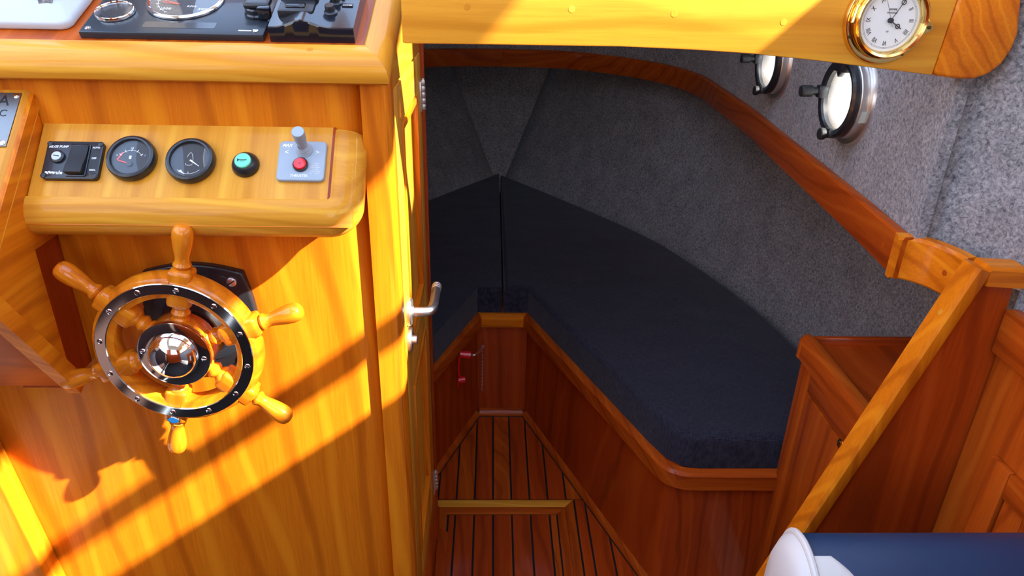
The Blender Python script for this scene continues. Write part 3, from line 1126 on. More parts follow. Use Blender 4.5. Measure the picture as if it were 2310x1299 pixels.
def gauge(u, v, label, which):
    g = thing('gauge', SM @ Vector((u, v, 0)), label, 'gauge', 'round gauges on the instrument shelf')
    M = SM @ T(u, v, 0)
    part('bezel', lathe(BEZ, 48), BLACK, g, M)
    part('dial', lathe([(0, .0085), (.0262, .0085)], 40), DIALB, g, M)
    part('lens', lathe([(0, .0118), (.014, .0115), (.0262, .0106)], 40), glass(), g, M)
    if which == 0:
        arc = [(.017 * math.cos(rad(a)), -.006 + .017 * math.sin(rad(a)), .0088) for a in range(28, 153, 6)]
        part('scale_arc', tube(arc, .0003, 5), WHITEINK, g, M)
        for a in (35, 62, 90, 118, 145):
            part('tick', box(.0155, .0195, -.0004, .0004, .0086, .0091), WHITEINK, g, M @ T(0, -.006) @ RZ(a))
        part('red_zone', box(.0155, .0178, -.0065, .0065, .0086, .0090), REDN, g, M @ T(0, -.006) @ RZ(152))
        part('needle', box(0, .017, -.0009, .0009, .0092, .0098, .0003), REDN, g, M @ T(0, -.010) @ RZ(163))
        part('needle_cap', lathe([(0, .0105), (.004, .0102), (.0045, .0086)], 20), BLACK, g, M @ T(0, -.010))
        text('1/2', .0036, WHITEINK, M @ T(0, .0145, .0088), g)
        text('0', .0036, WHITEINK, M @ T(-.019, .003, .0088), g)
        text('1', .0036, WHITEINK, M @ T(.019, .003, .0088), g)
        part('pump_symbol', box(-.0022, .0010, -.0025, .0025, .0086, .0090, .0003), WHITEINK, g, M)
    else:
        hull = [(-.004, .004), (-.0025, .008), (0, .0118), (.0028, .008), (.0042, .002), (.0045, -.002)]
        part('boat_outline', tube([(x, y, .0089) for x, y in hull], .00035, 5), WHITEINK, g, M)
        part('boat_stern', tube([(-.0055, -.0055, .0089), (-.0045, -.0080, .0089), (0, -.0088, .0089), (.0035, -.0080, .0089), (.0042, -.006, .0089)], .00035, 5), WHITEINK, g, M)
        part('needle', prism([(-.0004, .0012), (.016, .0003), (.016, -.0003), (-.0004, -.0012)], 'z', .0092, .0098), WHITEINK, g, M @ T(.001, -.001) @ RZ(-35))
        part('scale_arc', tube([(.0215 * math.cos(rad(a)), .0215 * math.sin(rad(a)), .0088) for a in range(225, 321, 6)], .0003, 5), WHITEINK, g, M)
        part('wedge_mark', prism([(.0185 * math.cos(rad(236)), .0185 * math.sin(rad(236))), (.0225 * math.cos(rad(232)), .0225 * math.sin(rad(232))), (.0225 * math.cos(rad(258)), .0225 * math.sin(rad(258)))], 'z', .0086, .0090), WHITEINK, g, M)
        text('0', .0032, WHITEINK, M @ T(0, -.0195, .0088), g)
    return g


gauge(-.4985, -.0565, 'round black fuel gauge with red mark beside the bilge pump switch', 0)
gauge(-.4175, -.0590, 'round black rudder gauge with white needle beside the green horn button', 1)
hn = thing('horn_button', SM @ Vector((-.343, -.062, 0)), 'mint green horn push button in a black dome', 'button')
HM = SM @ T(-.343, -.062, 0)
part('dome_base', lathe([(.0190, .0003), (.0190, .003), (.0172, .0075), (.0140, .0115), (.0118, .0130), (.0112, .0125)], 40), BLACK, hn, HM)
part('push_cap', lathe([(.0112, .010), (.0112, .0150), (.0104, .0160), (0, .0164)], 40), GREENB, hn, HM)
b = tube([(-.006, 0, 0), (.006, .0, 0)], [.0004, .0004], 5)
prism([(-.0068, .0024), (-.0050, .0006), (-.0050, -.0006), (-.0068, -.0024)], 'z', -.0003, .0003, bm=b)
tube([(-.003, 0, 0), (-.0028, -.0018, 0), (.0026, -.0018, 0), (.003, 0, 0)], .0003, 5, bm=b)
part('horn_symbol', b, BLACKINK, hn, HM @ T(0, 0, .0166))
tp = thing('thruster_joystick', SM @ Vector((-.2655, -.056, 0)), 'grey bow thruster joystick panel with a red button', 'joystick')
part('base_plate', prism(rrect(.066, .0615, .006, 5, -.2650, -.0565), 'z', .0003, .0065, .002, 3, side='top'), GREYP, tp, SM)
jb = SM @ T(-.2625, -.0405, .006)
part('bellows', lathe([(.0118, 0), (.0118, .002), (.0098, .0036), (.0106, .0052), (.0086, .0072), (.0092, .009), (.0070, .0112), (.0062, .014)], 32), GREYP, tp, jb)
jd = Matrix.Rotation(rad(3), 4, 'Y') @ Matrix.Rotation(rad(-2), 4, 'X')
part('lever', lathe([(.0062, .012), (.0066, .020), (.0082, .030), (.0086, .045), (.0086, .0475), (.0080, .0485), (0, .0487)], 32), GREYP, tp, jb @ jd)
rbm = SM @ T(-.2655, -.0640, .0065)
part('button_collar', lathe([(.0105, 0), (.0105, .0035), (.0095, .0042), (.0088, .004)], 32), BLACK, tp, rbm)
part('red_button', lathe([(.0088, .002), (.0088, .0055), (.0078, .0066), (0, .0070)], 32), RED, tp, rbm)
part('button_lamp', lathe([(0, .0076), (.0012, .0074), (.0014, .0068)], 12), plain('dim_lamp', (.35, .06, .04), .3), tp, rbm)
text('THRUSTER', .0050, WHITEINK, SM @ T(-.2665, -.0805, .0067), tp, bold=.0001)
text('MAX', .0062, WHITEINK, SM @ T(-.2865, -.0335, .0067), tp, shear=.25, bold=.0003)
text('POWER', .0021, WHITEINK, SM @ T(-.2865, -.0375, .0067), tp, sx_=1.4)
text('<', .0105, WHITEINK, SM @ T(-.2865, -.0440, .0067), tp, bold=.0001)
text('>', .0105, WHITEINK, SM @ T(-.2440, -.0440, .0067), tp, bold=.0001)
for k, s in enumerate(('To Start', 'side light', 'Press Button', 'to start', 'joystick Right', 'for 1 Second')):
    text(s, .0026, WHITEINK, SM @ T(-.2450, -.0610 - .0031 * k, .0067), tp)

# ================================================================== DASH EQUIPMENT
def dp(x, y):
    return x * KD, dv(y)


ip = thing('engine_instrument_panel', DM @ Vector((-.44, .06, 0)), 'dark engine panel with tachometer, small gauge and key switch on the dash', 'instrument panel')
x0, x1, v0 = -.5335 * KD, -.2975 * KD, dv(.9895)
part('face_panel', box(x0, x1, v0, v0 + .135, -.006, .0045, .002), PANELB, ip, DM)
part('display_window', prism(rrect(.100, .0165, .003, 3, -.437, v0 + .0225), 'z', .0045, .0048), GLOSSB, ip, DM)
GB = [(1.0, 0), (1.04, .001), (1.04, .0035), (1.0, .0055), (.97, .0058), (.93, .0040), (.92, .0012)]
for (gx, gy, gr, big) in ((-.5355, v0 + .053, .0262, 0), (-.4470, v0 + .0895, .0525, 1)):
    M = DM @ T(gx, gy, .0045)
    part('gauge_rim', lathe([(r * gr, h) for r, h in GB], 56), CHROME, ip, M)
    part('gauge_dial', lathe([(0, .0012), (gr * .94, .0012)], 48), DIALB, ip, M)
    part('gauge_lens', lathe([(0, .0042), (gr * .93, .0035)], 48), glass(), ip, M)
    if big:
        part('scale_arc', tube([(.038 * math.cos(rad(a)), .038 * math.sin(rad(a)), .0016) for a in range(150, 241, 6)], .0003, 5), WHITEINK, ip, M)
        for a in range(150, 241, 15):
            part('tick', box(.036, .0405, -.0003, .0003, .0014, .0019), WHITEINK, ip, M @ RZ(a))
        for a in (158, 168):
            part('needle', box(.004, .030, -.0007, .0007, .002, .0026), REDN, ip, M @ T(-.002, -.012) @ RZ(a))
        text('1000', .0085, WHITEINK, M @ T(-.022, -.024, .0016), ip)
        text('3000', .0085, WHITEINK, M @ T(.032, -.024, .0016), ip)
        text('RPM', .0070, WHITEINK, M @ T(.013, -.0165, .0016), ip)
        text('0', .0085, WHITEINK, M @ T(-.001, -.040, .0016), ip) if False else None
for x in (x0 + .010, x1 - .012):
    inst(SCREW, 'screw', DM @ T(x, v0 + .010, .0047), ip)
km = DM @ T(-.336, v0 + .058, .0045)
part('key_boss', lathe([(.0185, 0), (.0185, .004), (.0165, .006), (.0165, .012), (.0150, .014), (0, .014)], 40), GLOSSB, ip, km)
part('key_cap', box(-.015, .022, -.014, .012, .013, .022, .005, 3), BLACK, ip, km)
part('key_grip', box(.006, .024, -.022, -.011, .003, .020, .002, 2), GLOSSB, ip, km)
text('HEAT', .0042, WHITEINK, DM @ T(-.3090, v0 + .069, .0047), ip)
text('OFF', .0042, WHITEINK, DM @ T(-.3085, v0 + .054, .0047), ip)
text('START', .0036, WHITEINK, DM @ T(-.3135, v0 + .0395, .0047), ip)
text('MITSUBISHI', .0034, WHITEINK, DM @ T(-.342, v0 + .0105, .0047), ip, bold=.00012) if False else part('maker_strip', box(-.353, -.335, v0 + .0095, v0 + .0118, .0045, .0048), WHITEINK, ip, DM)

ec = thing('autopilot_control_box', DM @ Vector((-.25, .06, 0)), 'glossy black control box with wavy front edge, knobs and dial on the dash', 'control box')
x0, x1, v0 = -.2895 * KD, -.1800 * KD, dv(.990)
wid = x1 - x0
hgt = lambda t: .016 + .011 * math.exp(-((t - .40) / .19) ** 2)
b = NB()
N_ = 28
rows = []
for v_, dz in ((v0, -.003), (v0 + .002, 0), (v0 + .135, .004)):
    rows.append([b.verts.new((x0 + wid * i / N_, v_, hgt(i / N_) + dz)) for i in range(N_ + 1)])
base = [[b.verts.new((x0 + wid * i / N_, v_, -.006)) for i in range(N_ + 1)] for v_ in (v0, v0 + .135)]
for A, B in ((base[0], rows[0]), (rows[0], rows[1]), (rows[1], rows[2]), (rows[2], base[1])):
    for i in range(N_):
        b.faces.new((A[i], A[i + 1], B[i + 1], B[i]))
for i in (0, N_):
    b.faces.new((base[0][i], rows[0][i], rows[1][i], rows[2][i], base[1][i]))
part('housing', b, GLOSSB, ec, DM)
z_ = .018
part('recess', box(x0 + .010, x0 + .060, v0 + .022, v0 + .125, .006, .0290, .004), BLACK, ec, DM)
cy_ = DM @ T(x0 + .036, v0 + .075, .030) @ Matrix.Rotation(rad(90), 4, 'Y')
part('thumb_wheel', lathe([(0, -.026), (.021, -.026), (.022, -.024), (.022, .024), (.021, .026), (0, .026)], 40), BLACK, ec, cy_)
part('wheel_mark', box(-.0006, .0006, .0, .020, .0, .0006), WHITEINK, ec, DM @ T(x0 + .044, v0 + .072, .0525))
part('slider', box(x0 + .020, x0 + .048, v0 + .030, v0 + .042, .026, .032, .003, 3), GLOSSB, ec, DM)
part('divider', box(x0 + .0665, x0 + .0672, v0 + .020, v0 + .130, .0165, .0205), STEEL, ec, DM)
for i, (kx, kv) in enumerate(((.080, .040), (.083, .068), (.086, .094))):
    M = DM @ T(x0 + kx, v0 + kv, .0165 + .0001)
    kn = part('knob', lathe([(.0105, 0), (.0100, .003), (.0068, .0045), (.0068, .0115), (.0060, .0130), (0, .0132)], 28), BLACK, ec, M)
for kv, s in ((.061, 'DIMMER'), (.089, 'RETURN')):
    part('label_pad', box(x0 + .093, x0 + .109, v0 + kv - .004, v0 + kv + .004, .0160, .0195, .001), BLACK, ec, DM)
    text(s, .0036, WHITEINK, DM @ T(x0 + .1015, v0 + kv - .002, .0196), ec)

cb = thing('clipper_display', DM @ Vector((-.68, .06, 0)), 'white plastic instrument housing with blue lettering at the top left', 'instrument')
xr_ = -.553 * KD
b = NB()
pts_b = [(-1.0, .034), (xr_ - .012, .034), (xr_ - .004, .038), (xr_, .046), (xr_, .155), (-1.0, .155)]
pts_t = [(-1.0, .082), (xr_ - .048, .082), (xr_ - .038, .086), (xr_ - .030, .094), (xr_ - .030, .150), (-1.0, .150)]
va = [b.verts.new((x, y, -.006)) for x, y in pts_b]
vb = [b.verts.new((x, y, .006)) for x, y in pts_b]
vc = [b.verts.new((x, y, .034)) for x, y in pts_t]
for A, B in ((va, vb), (vb, vc)):
    for i in range(6):
        b.faces.new((A[i], A[(i + 1) % 6], B[(i + 1) % 6], B[i]))
b.faces.new(vc)
b.faces.new(va[::-1])
bmesh.ops.recalc_face_normals(b, faces=b.faces)
bevel(b, .004, 3, angle=15)
part('housing', b, WHITEP, cb, DM)
text('CLIPPER', .0125, BLUEINK, DM @ T(xr_ - .080, .094, .0342), cb, shear=.3, bold=.0002)

# ================================================================== DOOR
DX = -.150
dr = thing('door_1', (DX, 1.55, .25), 'narrow panelled wooden door folded open beside the console', 'door', kind='structure')
y0, y1 = 1.125, 1.545
DT = 1.392
part('stile', box(DX - .028, DX, y0, y0 + .075, .24, DT, .002), wood('honey', 'z', 1.2), dr)
part('stile', box(DX - .028, DX, y1 - .085, y1, .24, DT, .002), wood('honey', 'z', 1.2), dr)
for z0, z1 in ((.24, .36), (.80, .90), (1.325, DT)):
    part('rail', box(DX - .0275, DX - .0005, y0 + .0755, y1 - .0855, z0, z1, .002), wood('honey', 'y', 1.2), dr)
for z0, z1 in ((.361, .799), (.901, 1.324)):
    part('panel', box(DX - .020, DX - .010, y0 + .07, y1 - .08, z0 - .003, z1 + .003), wood('honey', 'z', .9), dr)
    ya, yb = y0 + .0765, y1 - .0865
    for q in ((ya, ya + .014, z0, z1), (yb - .014, yb, z0, z1)):
        part('moulding', box(DX - .012, DX + .003, *q, .003), wood('teak', 'z', 1.4), dr)
    for q in ((ya + .0145, yb - .0145, z0, z0 + .014), (ya + .0145, yb - .0145, z1 - .014, z1)):
        part('moulding', box(DX - .012, DX + .003, *q, .003), wood('teak', 'y', 1.4), dr)
HZ, HY = .992, 1.160
lm = frame((DX, HY, HZ), (0, -1, 0), (0, 0, 1))      # local z points to starboard
lm = frame((DX, HY, HZ), (0, 1, 0), (0, 0, 1))
lh = part('rose', lathe([(.0, .0005), (.026, .0005), (.026, .006), (.024, .008), (.012, .0085), (.0105, .012)], 36), STEEL, dr, lm)
lev = [(0, 0, .006), (0, 0, .030), (.0015, 0, .036), (.006, 0, .0415), (.013, 0, .044), (.04, .0, .045), (.085, .0, .045), (.112, .0, .0450)]
part('lever', tube([lm @ Vector(p) for p in lev], .0088, 18), SATIN, lh)
for k in range(3):
    part('grip_ring', tube([lm @ Vector((.092 + .007 * k, .0091 * math.cos(a), .045 + .0091 * math.sin(a))) for a in [2 * math.pi * i / 24 for i in range(24)]], .0005, 6, closed=True), STEEL, lh)
km_ = frame((DX, HY - .004, HZ - .056), (0, 1, 0), (0, 0, 1))
kr = part('key_rose', lathe([(.0, .0005), (.024, .0005), (.024, .005), (.022, .007), (.009, .0072)], 36), STEEL, dr, km_)
part('lock_barrel', lathe([(.009, .007), (.009, .015), (.0080, .016), (0, .016)], 24), STEEL, kr, km_)
for hz, hy in ((1.305, 1.552), (.262, 1.557)):
    hg = part('hinge', box(DX - .002, DX + .0025, hy - .026, hy - .004, hz - .031, hz + .031, .0006), STEEL, dr)
    for k in range(5):
        part('knuckle', lathe([(0, -.0058), (.0048, -.0058), (.0052, -.005), (.0052, .005), (.0048, .0058), (0, .0058)], 16), STEEL, hg, T(DX + .004, hy, hz - .025 + .0125 * k))
    part('pin_tip', lathe([(.0035, 0), (.003, .003), (0, .0042)], 12), STEEL, hg, T(DX + .004, hy, hz + .031))
po = thing('door_2', (-.17, 1.58, 0), 'dark wooden door post at the cabin entrance', 'door frame', kind='structure')
part('jamb', box(-.22, DX - .001, 1.549, 1.585, 0, 1.60, .003), wood('red', 'z', 1.2), po)
part('stop', box(-.22, DX + .004, 1.5855, 1.598, 0, 1.60, .002), wood('deep', 'z', 1.2), po)
part('sill', box(-.20, DX - .002, 1.30, 1.548, .0, .225, .004), wood('red', 'z', 1.2), po)
tag(part('wall_bulkhead_port', box(-1.2, -.221, 1.56, 1.585, 0, 1.94), REDZ), 'wooden bulkhead behind the console', 'wall', kind='structure')

# ================================================================== CLOCK
pc = at(1998, 44, 'Y', YB)
CKM = frame((pc.x, YB - .0005, pc.z), (1, 0, 0), (0, 0, 1))
RC = .0600
ck = thing('ship_clock', (pc.x, YB, pc.z), 'round polished brass clock with roman numerals on the wooden beam', 'clock')
part('flange', lathe([(0, 0), (RC, 0), (RC, .003), (RC * .97, .006), (RC * .91, .007), (RC * .85, .006), (RC * .84, .005)], 64), BRASS, ck, CKM)
part('bezel', lathe([(RC * .85, .004), (RC * .86, .012), (RC * .85, .018), (RC * .80, .022), (RC * .745, .021), (RC * .70, .016), (RC * .685, .011)], 64), BRASS, ck, CKM)
di = part('dial', lathe([(0, .011), (RC * .70, .011)], 64), DIAL, ck, CKM)
part('lens', lathe([(0, .0185), (RC * .4, .0180), (RC * .72, .0165)], 48), glass(), ck, CKM)
for r in (.600, .625):
    part('minute_track', tube([CKM @ Vector((RC * r * math.cos(a), RC * r * math.sin(a), .0112)) for a in [2 * math.pi * i / 72 for i in range(72)]], .00012, 4, closed=True), BLACKINK, di)
for k, s in enumerate(('XII', 'I', 'II', 'III', 'IIII', 'V', 'VI', 'VII', 'VIII', 'IX', 'X', 'XI')):
    a = -30 * k
    text(s, .0088, BLACKINK, CKM @ RZ(a) @ T(0, RC * .50, .0113), di, 'numeral', sx_=.75)
    part('five_minute_tick', box(-.0002, .0002, RC * .60, RC * .625, .0111, .0114), BLACKINK, di, CKM @ RZ(a))
text('WEMPE', .0036, BLACKINK, CKM @ T(.001, RC * .235, .0113), di)
part('maker_line', box(-.006, .006, RC * .18, RC * .184, .0112, .0114), BLACKINK, di, CKM)
text('CHRONOMETERWERKE', .0014, BLACKINK, CKM @ T(.001, RC * .16, .0113), di)
text('W', .0042, plain('grey_print', (.3, .3, .3), .5), CKM @ T(0, -RC * .25, .0113), di)
hh = part('hour_hand', box(-.0006, .0006, 0, RC * .34, .0128, .0134), BLACKINK, ck, CKM @ RZ(-122))
part('hand_ring', tube([(RC * .205 * 0 + .0028 * math.cos(a), RC * .235 + .0028 * math.sin(a), .0131) for a in [2 * math.pi * i / 20 for i in range(20)]], .0006, 6, closed=True), BLACKINK, hh, CKM @ RZ(-122))
mh = part('minute_hand', box(-.0004, .0004, 0, RC * .58, .0138, .0143), BLACKINK, ck, CKM @ RZ(-28))
part('hand_ring', tube([(.003 * math.cos(a), RC * .45 + .003 * math.sin(a), .0141) for a in [2 * math.pi * i / 20 for i in range(20)]], .0006, 6, closed=True), BLACKINK, mh, CKM @ RZ(-28))
part('second_hand', box(-.00018, .00018, -RC * .15, RC * .56, .0148, .0151), BLACKINK, ck, CKM @ RZ(24))
part('hand_boss', lathe([(0, .0160), (.0034, .0158), (.0036, .0120)], 24), BLACKINK, ck, CKM)
for a in (205, 305):
    part('screw_hole', lathe([(0, .0074), (.0022, .0074), (.0026, .0066)], 16), plain('screw_recess', (.10, .05, .01), .4, .6), ck, CKM @ RZ(a) @ T(RC * .915, 0, 0))
part('latch_tab', prism([(RC * .80, .012), (RC * 1.0, .002), (RC * 1.0, -.003), (RC * .80, -.012)], 'z', .015, .0185, .001), BRASS, ck, CKM @ RZ(-8))
part('latch_screw', lathe([(0, .0205), (.0024, .020), (.003, .0175)], 16), plain('screw_recess', (.10, .05, .01), .4, .6), ck, CKM @ RZ(-8) @ T(RC * .905, 0))
hgc = CKM @ RZ(172) @ T(RC * .86, 0, .014) @ Matrix.Rotation(rad(90), 4, 'X')
part('hinge_barrel', lathe([(0, -.012)] + [(.0030 + .0003 * (i % 2), -.012 + .024 * i / 14) for i in range(15)] + [(0, .012)], 16), BRASS, ck, hgc)

# ================================================================== PORTHOLES
def porthole(y, z, label):
    x = wall_x(y)
    M = frame((x, y, z), (0, -1, 0), (0, 0, 1))
    # local x = aft, y = up, z = inboard (-X)
    ph = thing('porthole', (x, y, z), label, 'porthole', 'portholes in the starboard cabin side')
    part('flange', lathe([(.064, -.0005), (.093, -.0005), (.0935, .004), (.090, .0115), (.082, .0125), (.080, .011)], 64), STEEL, ph, M)
    part('spigot', lathe([(.0635, -.026), (.080, -.026), (.080, .013), (.079, .026), (.076, .029), (.070, .029), (.066, .027), (.0635, .020), (.0635, -.026)], 64), STEEL, ph, M)
    part('pane_frame', lathe([(.062, .028), (.078, .028), (.080, .032), (.0785, .039), (.073, .043), (.064, .041), (.0615, .037), (.062, .028)], 64), BLACK, ph, M)
    part('pane', lathe([(0, .0325), (.063, .0325), (.063, .0355), (0, .0355)], 48), glass(), ph, M)
    tp_ = part('hinge_block', box(-.019, .019, .050, .088, .026, .050, .004), BLACK, ph, M)
    part('hinge_tongue', prism([(-.013, .053), (.013, .053), (0, .040)], 'z', .036, .046, .001), BLACK, tp_, M)
    for a, ln in ((180, .036), (-82, .016)):
        K = M @ RZ(a) @ T(.071, 0, 0)
        lug = part('lug', box(-.012, .008, -.013, .013, .030, .050, .004), BLACK, ph, K)
        part('knob_stem', lathe([(.0085, .048), (.0085, .048 + ln * .4)], 20), BLACK, lug, K)
        pr = [(0, .048 + ln * .35), (.0115, .048 + ln * .35)]
        part('dog_knob', lathe(pr + [(.012, .050 + ln * .4), (.012, .046 + ln), (.0105, .048 + ln), (0, .0485 + ln)], 28), RUBBER, lug, K)
    return ph


p1 = porthole(*PH[0], 'nearer round porthole with black rim and black screw knob, below the clock')
part('sticker', box(-.012, .012, -.0005, .0005, .008, .022), plain('pale_sticker', (.55, .62, .58), .5), p1, frame((wall_x(PH[0][0]), PH[0][0], PH[0][1]), (0, -1, 0), (0, 0, 1)) @ RZ(-16) @ T(.0803, 0, 0) @ RZ(90))
porthole(*PH[1], 'farther round porthole mostly hidden behind the beam')

# ================================================================== STARBOARD CABINETS AND PARTITION
sc1 = thing('side_cabinet', (.85, 1.2, 0), 'low reddish wooden cabinet with rounded fiddle rail and brass knob beside the berth', 'cabinet')
FX = .716
part('top_board', box(FX + .01, 1.04, .972, 1.408, .775, .787), wood('deep', 'y', 1.0), sc1)
rr = [(-.016, -.03), (-.016, .014), (-.010, .023), (.002, .026), (.014, .022), (.018, .012), (.018, -.03)]
part('fiddle_rail', sweep([(FX + .002, .972, .79), (FX + .002, 1.395, .79)], rr), wood('red', 'y', 1.3), sc1)
part('rail_end', lathe([(0, .026), (.010, .0235), (.0165, .013), (.018, -.005), (.018, -.03)], 20), wood('red', 'z', 1.3), sc1, T(FX + .002, 1.395, .79))
part('back_rail', box(FX + .02, 1.04, 1.400, 1.412, .775, .806, .003), wood('deep', 'x', 1.2), sc1)
part('stile', box(FX, FX + .02, 1.345, 1.40, 0, .765, .002), wood('red', 'z', 1.3), sc1)
part('top_rail', box(FX, FX + .02, .972, 1.3445, .70, .765, .002), wood('red', 'y', 1.3), sc1)
part('end_panel', box(FX + .02, 1.04, 1.385, 1.40, 0, .775), wood('deep', 'z', 1.0), sc1)
dc = part('door', box(FX - .002, FX + .015, .985, 1.3435, .05, .697, .003), wood('red', 'z', .9), sc1)
pk = at(1912, 1002, 'X', FX - .004)
part('knob', lathe([(.011, 0), (.011, .002), (.006, .004), (.006, .008), (.011, .013), (.0115, .017), (.008, .020), (0, .021)], 24), BRASS, dc, frame((FX - .002, pk.y, pk.z), (0, -1, 0), (0, 0, 1)))

YP = .97
pa = thing('partition', (.65, YP, 0), 'dark red wooden partition with a sloping golden handrail', 'partition')
c0, c1 = (.735, 1.176), (.522, .50)
sl = (c1[0] - c0[0]) / (c1[1] - c0[1])
foot = (c0[0] + (0 - c0[1]) * sl, 0)
part('board', prism([(c0[0] + .008, 1.166), (.790, 1.160), (.792, 1.10), (.825, 1.06), (.825, 0), (foot[0] + .008, 0)], 'y', YP - .009, YP + .011), wood('deep', 'z', .8), pa)
rc = [(-.008, -.016), (-.008, .018), (-.003, .0215), (.013, .0215), (.018, .017), (.018, -.015), (.013, -.019), (-.003, -.019)]
part('sloping_rail', sweep([(foot[0], YP, 0), (c0[0], YP, 1.176)], [(-(a), z) for a, z in rc], up=(0, -1, 0)), wood('teak', 'z', 1.3), pa)
part('top_rail', sweep([(c0[0] + .004, YP, 1.166), (.792, YP, 1.163), (.796, YP, 1.163)], [(a, z) for a, z in [(-.0215, -.014), (-.0215, .012), (-.017, .017), (.017, .017), (.0215, .012), (.0215, -.014)]]), wood('teak', 'x', 1.3), pa)
pp = at(2157, 662, 'Y', YP - .01)
nsl = Vector((-(c0[1] - c1[1]), 0, c0[0] - c1[0])).normalized()
zz = 1.095
inst(PLUG, 'wood_plug', frame(Vector((c0[0] + (zz - c0[1]) * sl, YP - .006, zz)) + nsl * .0185, (0, 1, 0), Vector((0, 1, 0)).cross(nsl) * -1), pa)

st2 = thing('seat_locker', (.82, .6, 0), 'reddish panelled wooden locker side at the right edge', 'locker')
LX = .806
rot = lambda: None
part('top_rail', box(LX - .020, LX + .004, .10, YP - .0125, 1.035, 1.112, .005), wood('red', 'y', 1.4), st2)
part('face_board', box(LX - .006, LX + .012, .10, YP - .0125, .0, 1.0345), wood('red', 'z', 1.0), st2)
fd = part('panel_frame', box(LX - .018, LX - .0062, YP - .130, YP - .0855, .0, .890, .003), wood('red', 'z', 1.3), st2)
part('panel_frame', box(LX - .018, LX - .0062, .10, YP - .1305, .845, .890, .003), wood('red', 'y', 1.3), st2)
part('inner_frame', box(LX - .012, LX - .0062, YP - .175, YP - .1325, .0, .842, .002), wood('red', 'z', 1.3), st2)
part('inner_frame', box(LX - .012, LX - .0062, .10, YP - .1755, .80, .842, .002), wood('red', 'y', 1.3), st2)
part('panel', box(LX - .0085, LX - .0062, .10, YP - .1775, .0, .798), wood('red', 'z', .8), st2)

# ================================================================== HELM SEAT
sb = thing('helm_chair', (.58, .62, .5), 'blue and white vinyl helm seat back at the lower right', 'seat')
SX0 = .409
prf = [(.51, .58), (.544, .801), (.557, .865), (.574, .896), (.599, .914), (.629, .920), (.656, .9115), (.6715, .890), (.6775, .852), (.680, .75), (.68, .58)]
prf = [(p.x, p.y) for p in smooth_path([(y + .056, z - .014, 0) for y, z in prf], 3)]
part('blue_cover', prism(prf, 'x', SX0, .770, .004), VBLUE, sb, angle=50)
cyy, czz = .668, .77
endp_ = [(cyy + (y - cyy) * .99, z + (.004 if z > .8 else 0)) for y, z in prf]
b = NB()
lay_ = []
for dx, sc in ((0.0, 1.0), (-.012, .97), (-.022, .85), (-.026, .55)):
    lay_.append([b.verts.new((SX0 + dx, cyy + (y - cyy) * sc, czz + (z - czz) * (sc if z > czz else 1) + .002)) for y, z in prf])
for A, B in zip(lay_, lay_[1:]):
    for i in range(len(A)):
        b.faces.new((A[i], A[(i + 1) % len(A)], B[(i + 1) % len(A)], B[i]))
b.faces.new(lay_[-1])
b.faces.new(lay_[0][::-1])
part('end_panel', b, VWHITE, sb, angle=60)
part('piping', tube([(SX0 - .001, cyy + (y - cyy) * 1.015, z + .003) for y, z in prf], .0048, 10), VWHITE, sb)
# white inset wrapped over the near edge, its border curving down to the right
top_i = max(range(len(prf)), key=lambda q: prf[q][1])
line = prf[:top_i + 1][::-1]
acc, ss = 0., []
for q, p in enumerate(line):
    if q:
        acc += math.dist(p, line[q - 1])
    ss.append(acc)
b = NB()
prev_row = None
for q, (yy, zz_) in enumerate(line):
    if ss[q] < .012:
        continue
    u = ss[q] - .012
    right = SX0 + .012 + .075 * min(1, u / .09) ** .6 + .05 * max(0, u - .09)
    a_, c_ = line[max(q - 1, 0)], line[min(q + 1, len(line) - 1)]
    ty, tz = c_[0] - a_[0], c_[1] - a_[1]
    ln = math.hypot(ty, tz)
    ny, nz = tz / ln, -ty / ln
    if nz < 0 and abs(nz) > abs(ny):
        ny, nz = -ny, -nz
    if ny > 0:
        ny, nz = -ny, -nz if nz < 0 else nz
    row = []
    for k in range(7):
        x = SX0 + .003 + (right - SX0 - .003) * k / 6
        h = .0035 if k < 6 else -.002
        row.append(b.verts.new((x, yy + ny * h, zz_ + nz * h)))
    if prev_row:
        for k in range(6):
            b.faces.new((prev_row[k], prev_row[k + 1], row[k + 1], row[k]))
    prev_row = row
part('white_inset', b, VWHITE, sb, angle=60)

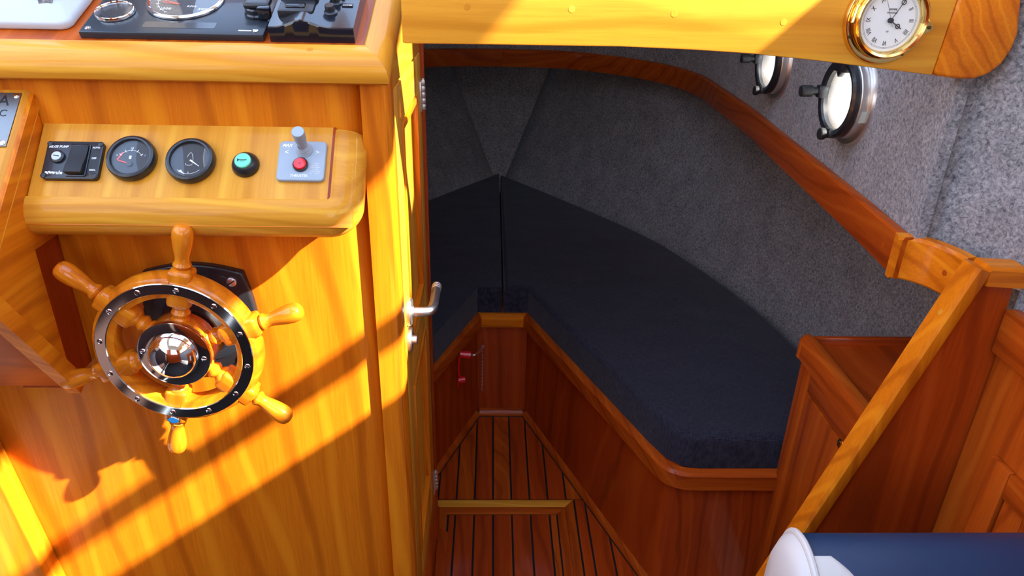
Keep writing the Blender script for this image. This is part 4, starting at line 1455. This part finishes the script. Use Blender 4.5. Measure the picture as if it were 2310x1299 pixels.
# ================================================================== SMALL THINGS IN THE WELL
ps = lambda px, py, d=.0: at(px, py, 'Y', 2.13)
pcap = thing('red_drain_cap', (-.09, 2.10, .2), 'red plastic cap and strap on a bent metal pipe at the well', 'cap')
YD = 2.03
a_, b_ = at(1038, 799, 'Y', YD), at(1062, 801, 'Y', YD)
c_, d_ = at(1072, 800, 'Y', YD), at(1090, 783, 'Y', 2.222)
part('upper_cap', tube([a_, a_.lerp(b_, .3), a_.lerp(b_, .31), b_], [.0115, .0115, .0125, .0125], 20), RED, pcap)
part('metal_pipe', tube(smooth_path([b_, c_, c_.lerp(d_, .5) + Vector((0, 0, -.002)), d_], 5), .0042, 12), STEEL, pcap)
e_, f_ = at(1035, 857, 'Y', YD), at(1050, 855, 'Y', YD)
part('strap', tube([at(1036, 805, 'Y', YD - .004), at(1034, 830, 'Y', YD - .004), at(1036, 850, 'Y', YD - .004)], .0032, 8), RED, pcap)
part('lower_cap', tube([e_, f_], [.0125, .0105], 20), RED, pcap)
part('pull_tab', tube([at(1034, 860, 'Y', YD), at(1033, 872, 'Y', YD)], [.004, .003], 8), RED, pcap)
ch = thing('hanging_chain', at(1090, 785, 'Y', 2.22), 'thin metal chain hanging against the head of the well', 'chain')
t0_, t1_ = at(1089, 782, 'Y', 2.215), at(1088, 872, 'Y', 2.232)
part('eye', tube([t0_ + Vector((.006 * math.cos(a), 0, .006 * math.sin(a))) for a in [2 * math.pi * i / 16 for i in range(16)]], .0012, 6, closed=True), STEEL, ch)
lk1 = finish(tube([(.0022 * math.cos(a), 0, .0046 * math.sin(a)) for a in [2 * math.pi * i / 12 for i in range(12)]], .0011, 6, closed=True), 'link', STEEL)
nl = 24
for i in range(nl):
    p = t0_.lerp(t1_, (i + .5) / nl)
    inst(lk1, 'link', Matrix.Translation(p) @ RZ(90 * (i % 2) + 20), ch)
part('clip', tube([t1_, t1_ + Vector((-.003, -.004, -.008)), t1_ + Vector((.002, -.004, -.018)), t1_ + Vector((.004, -.004, -.006))], .0011, 6), STEEL, ch)
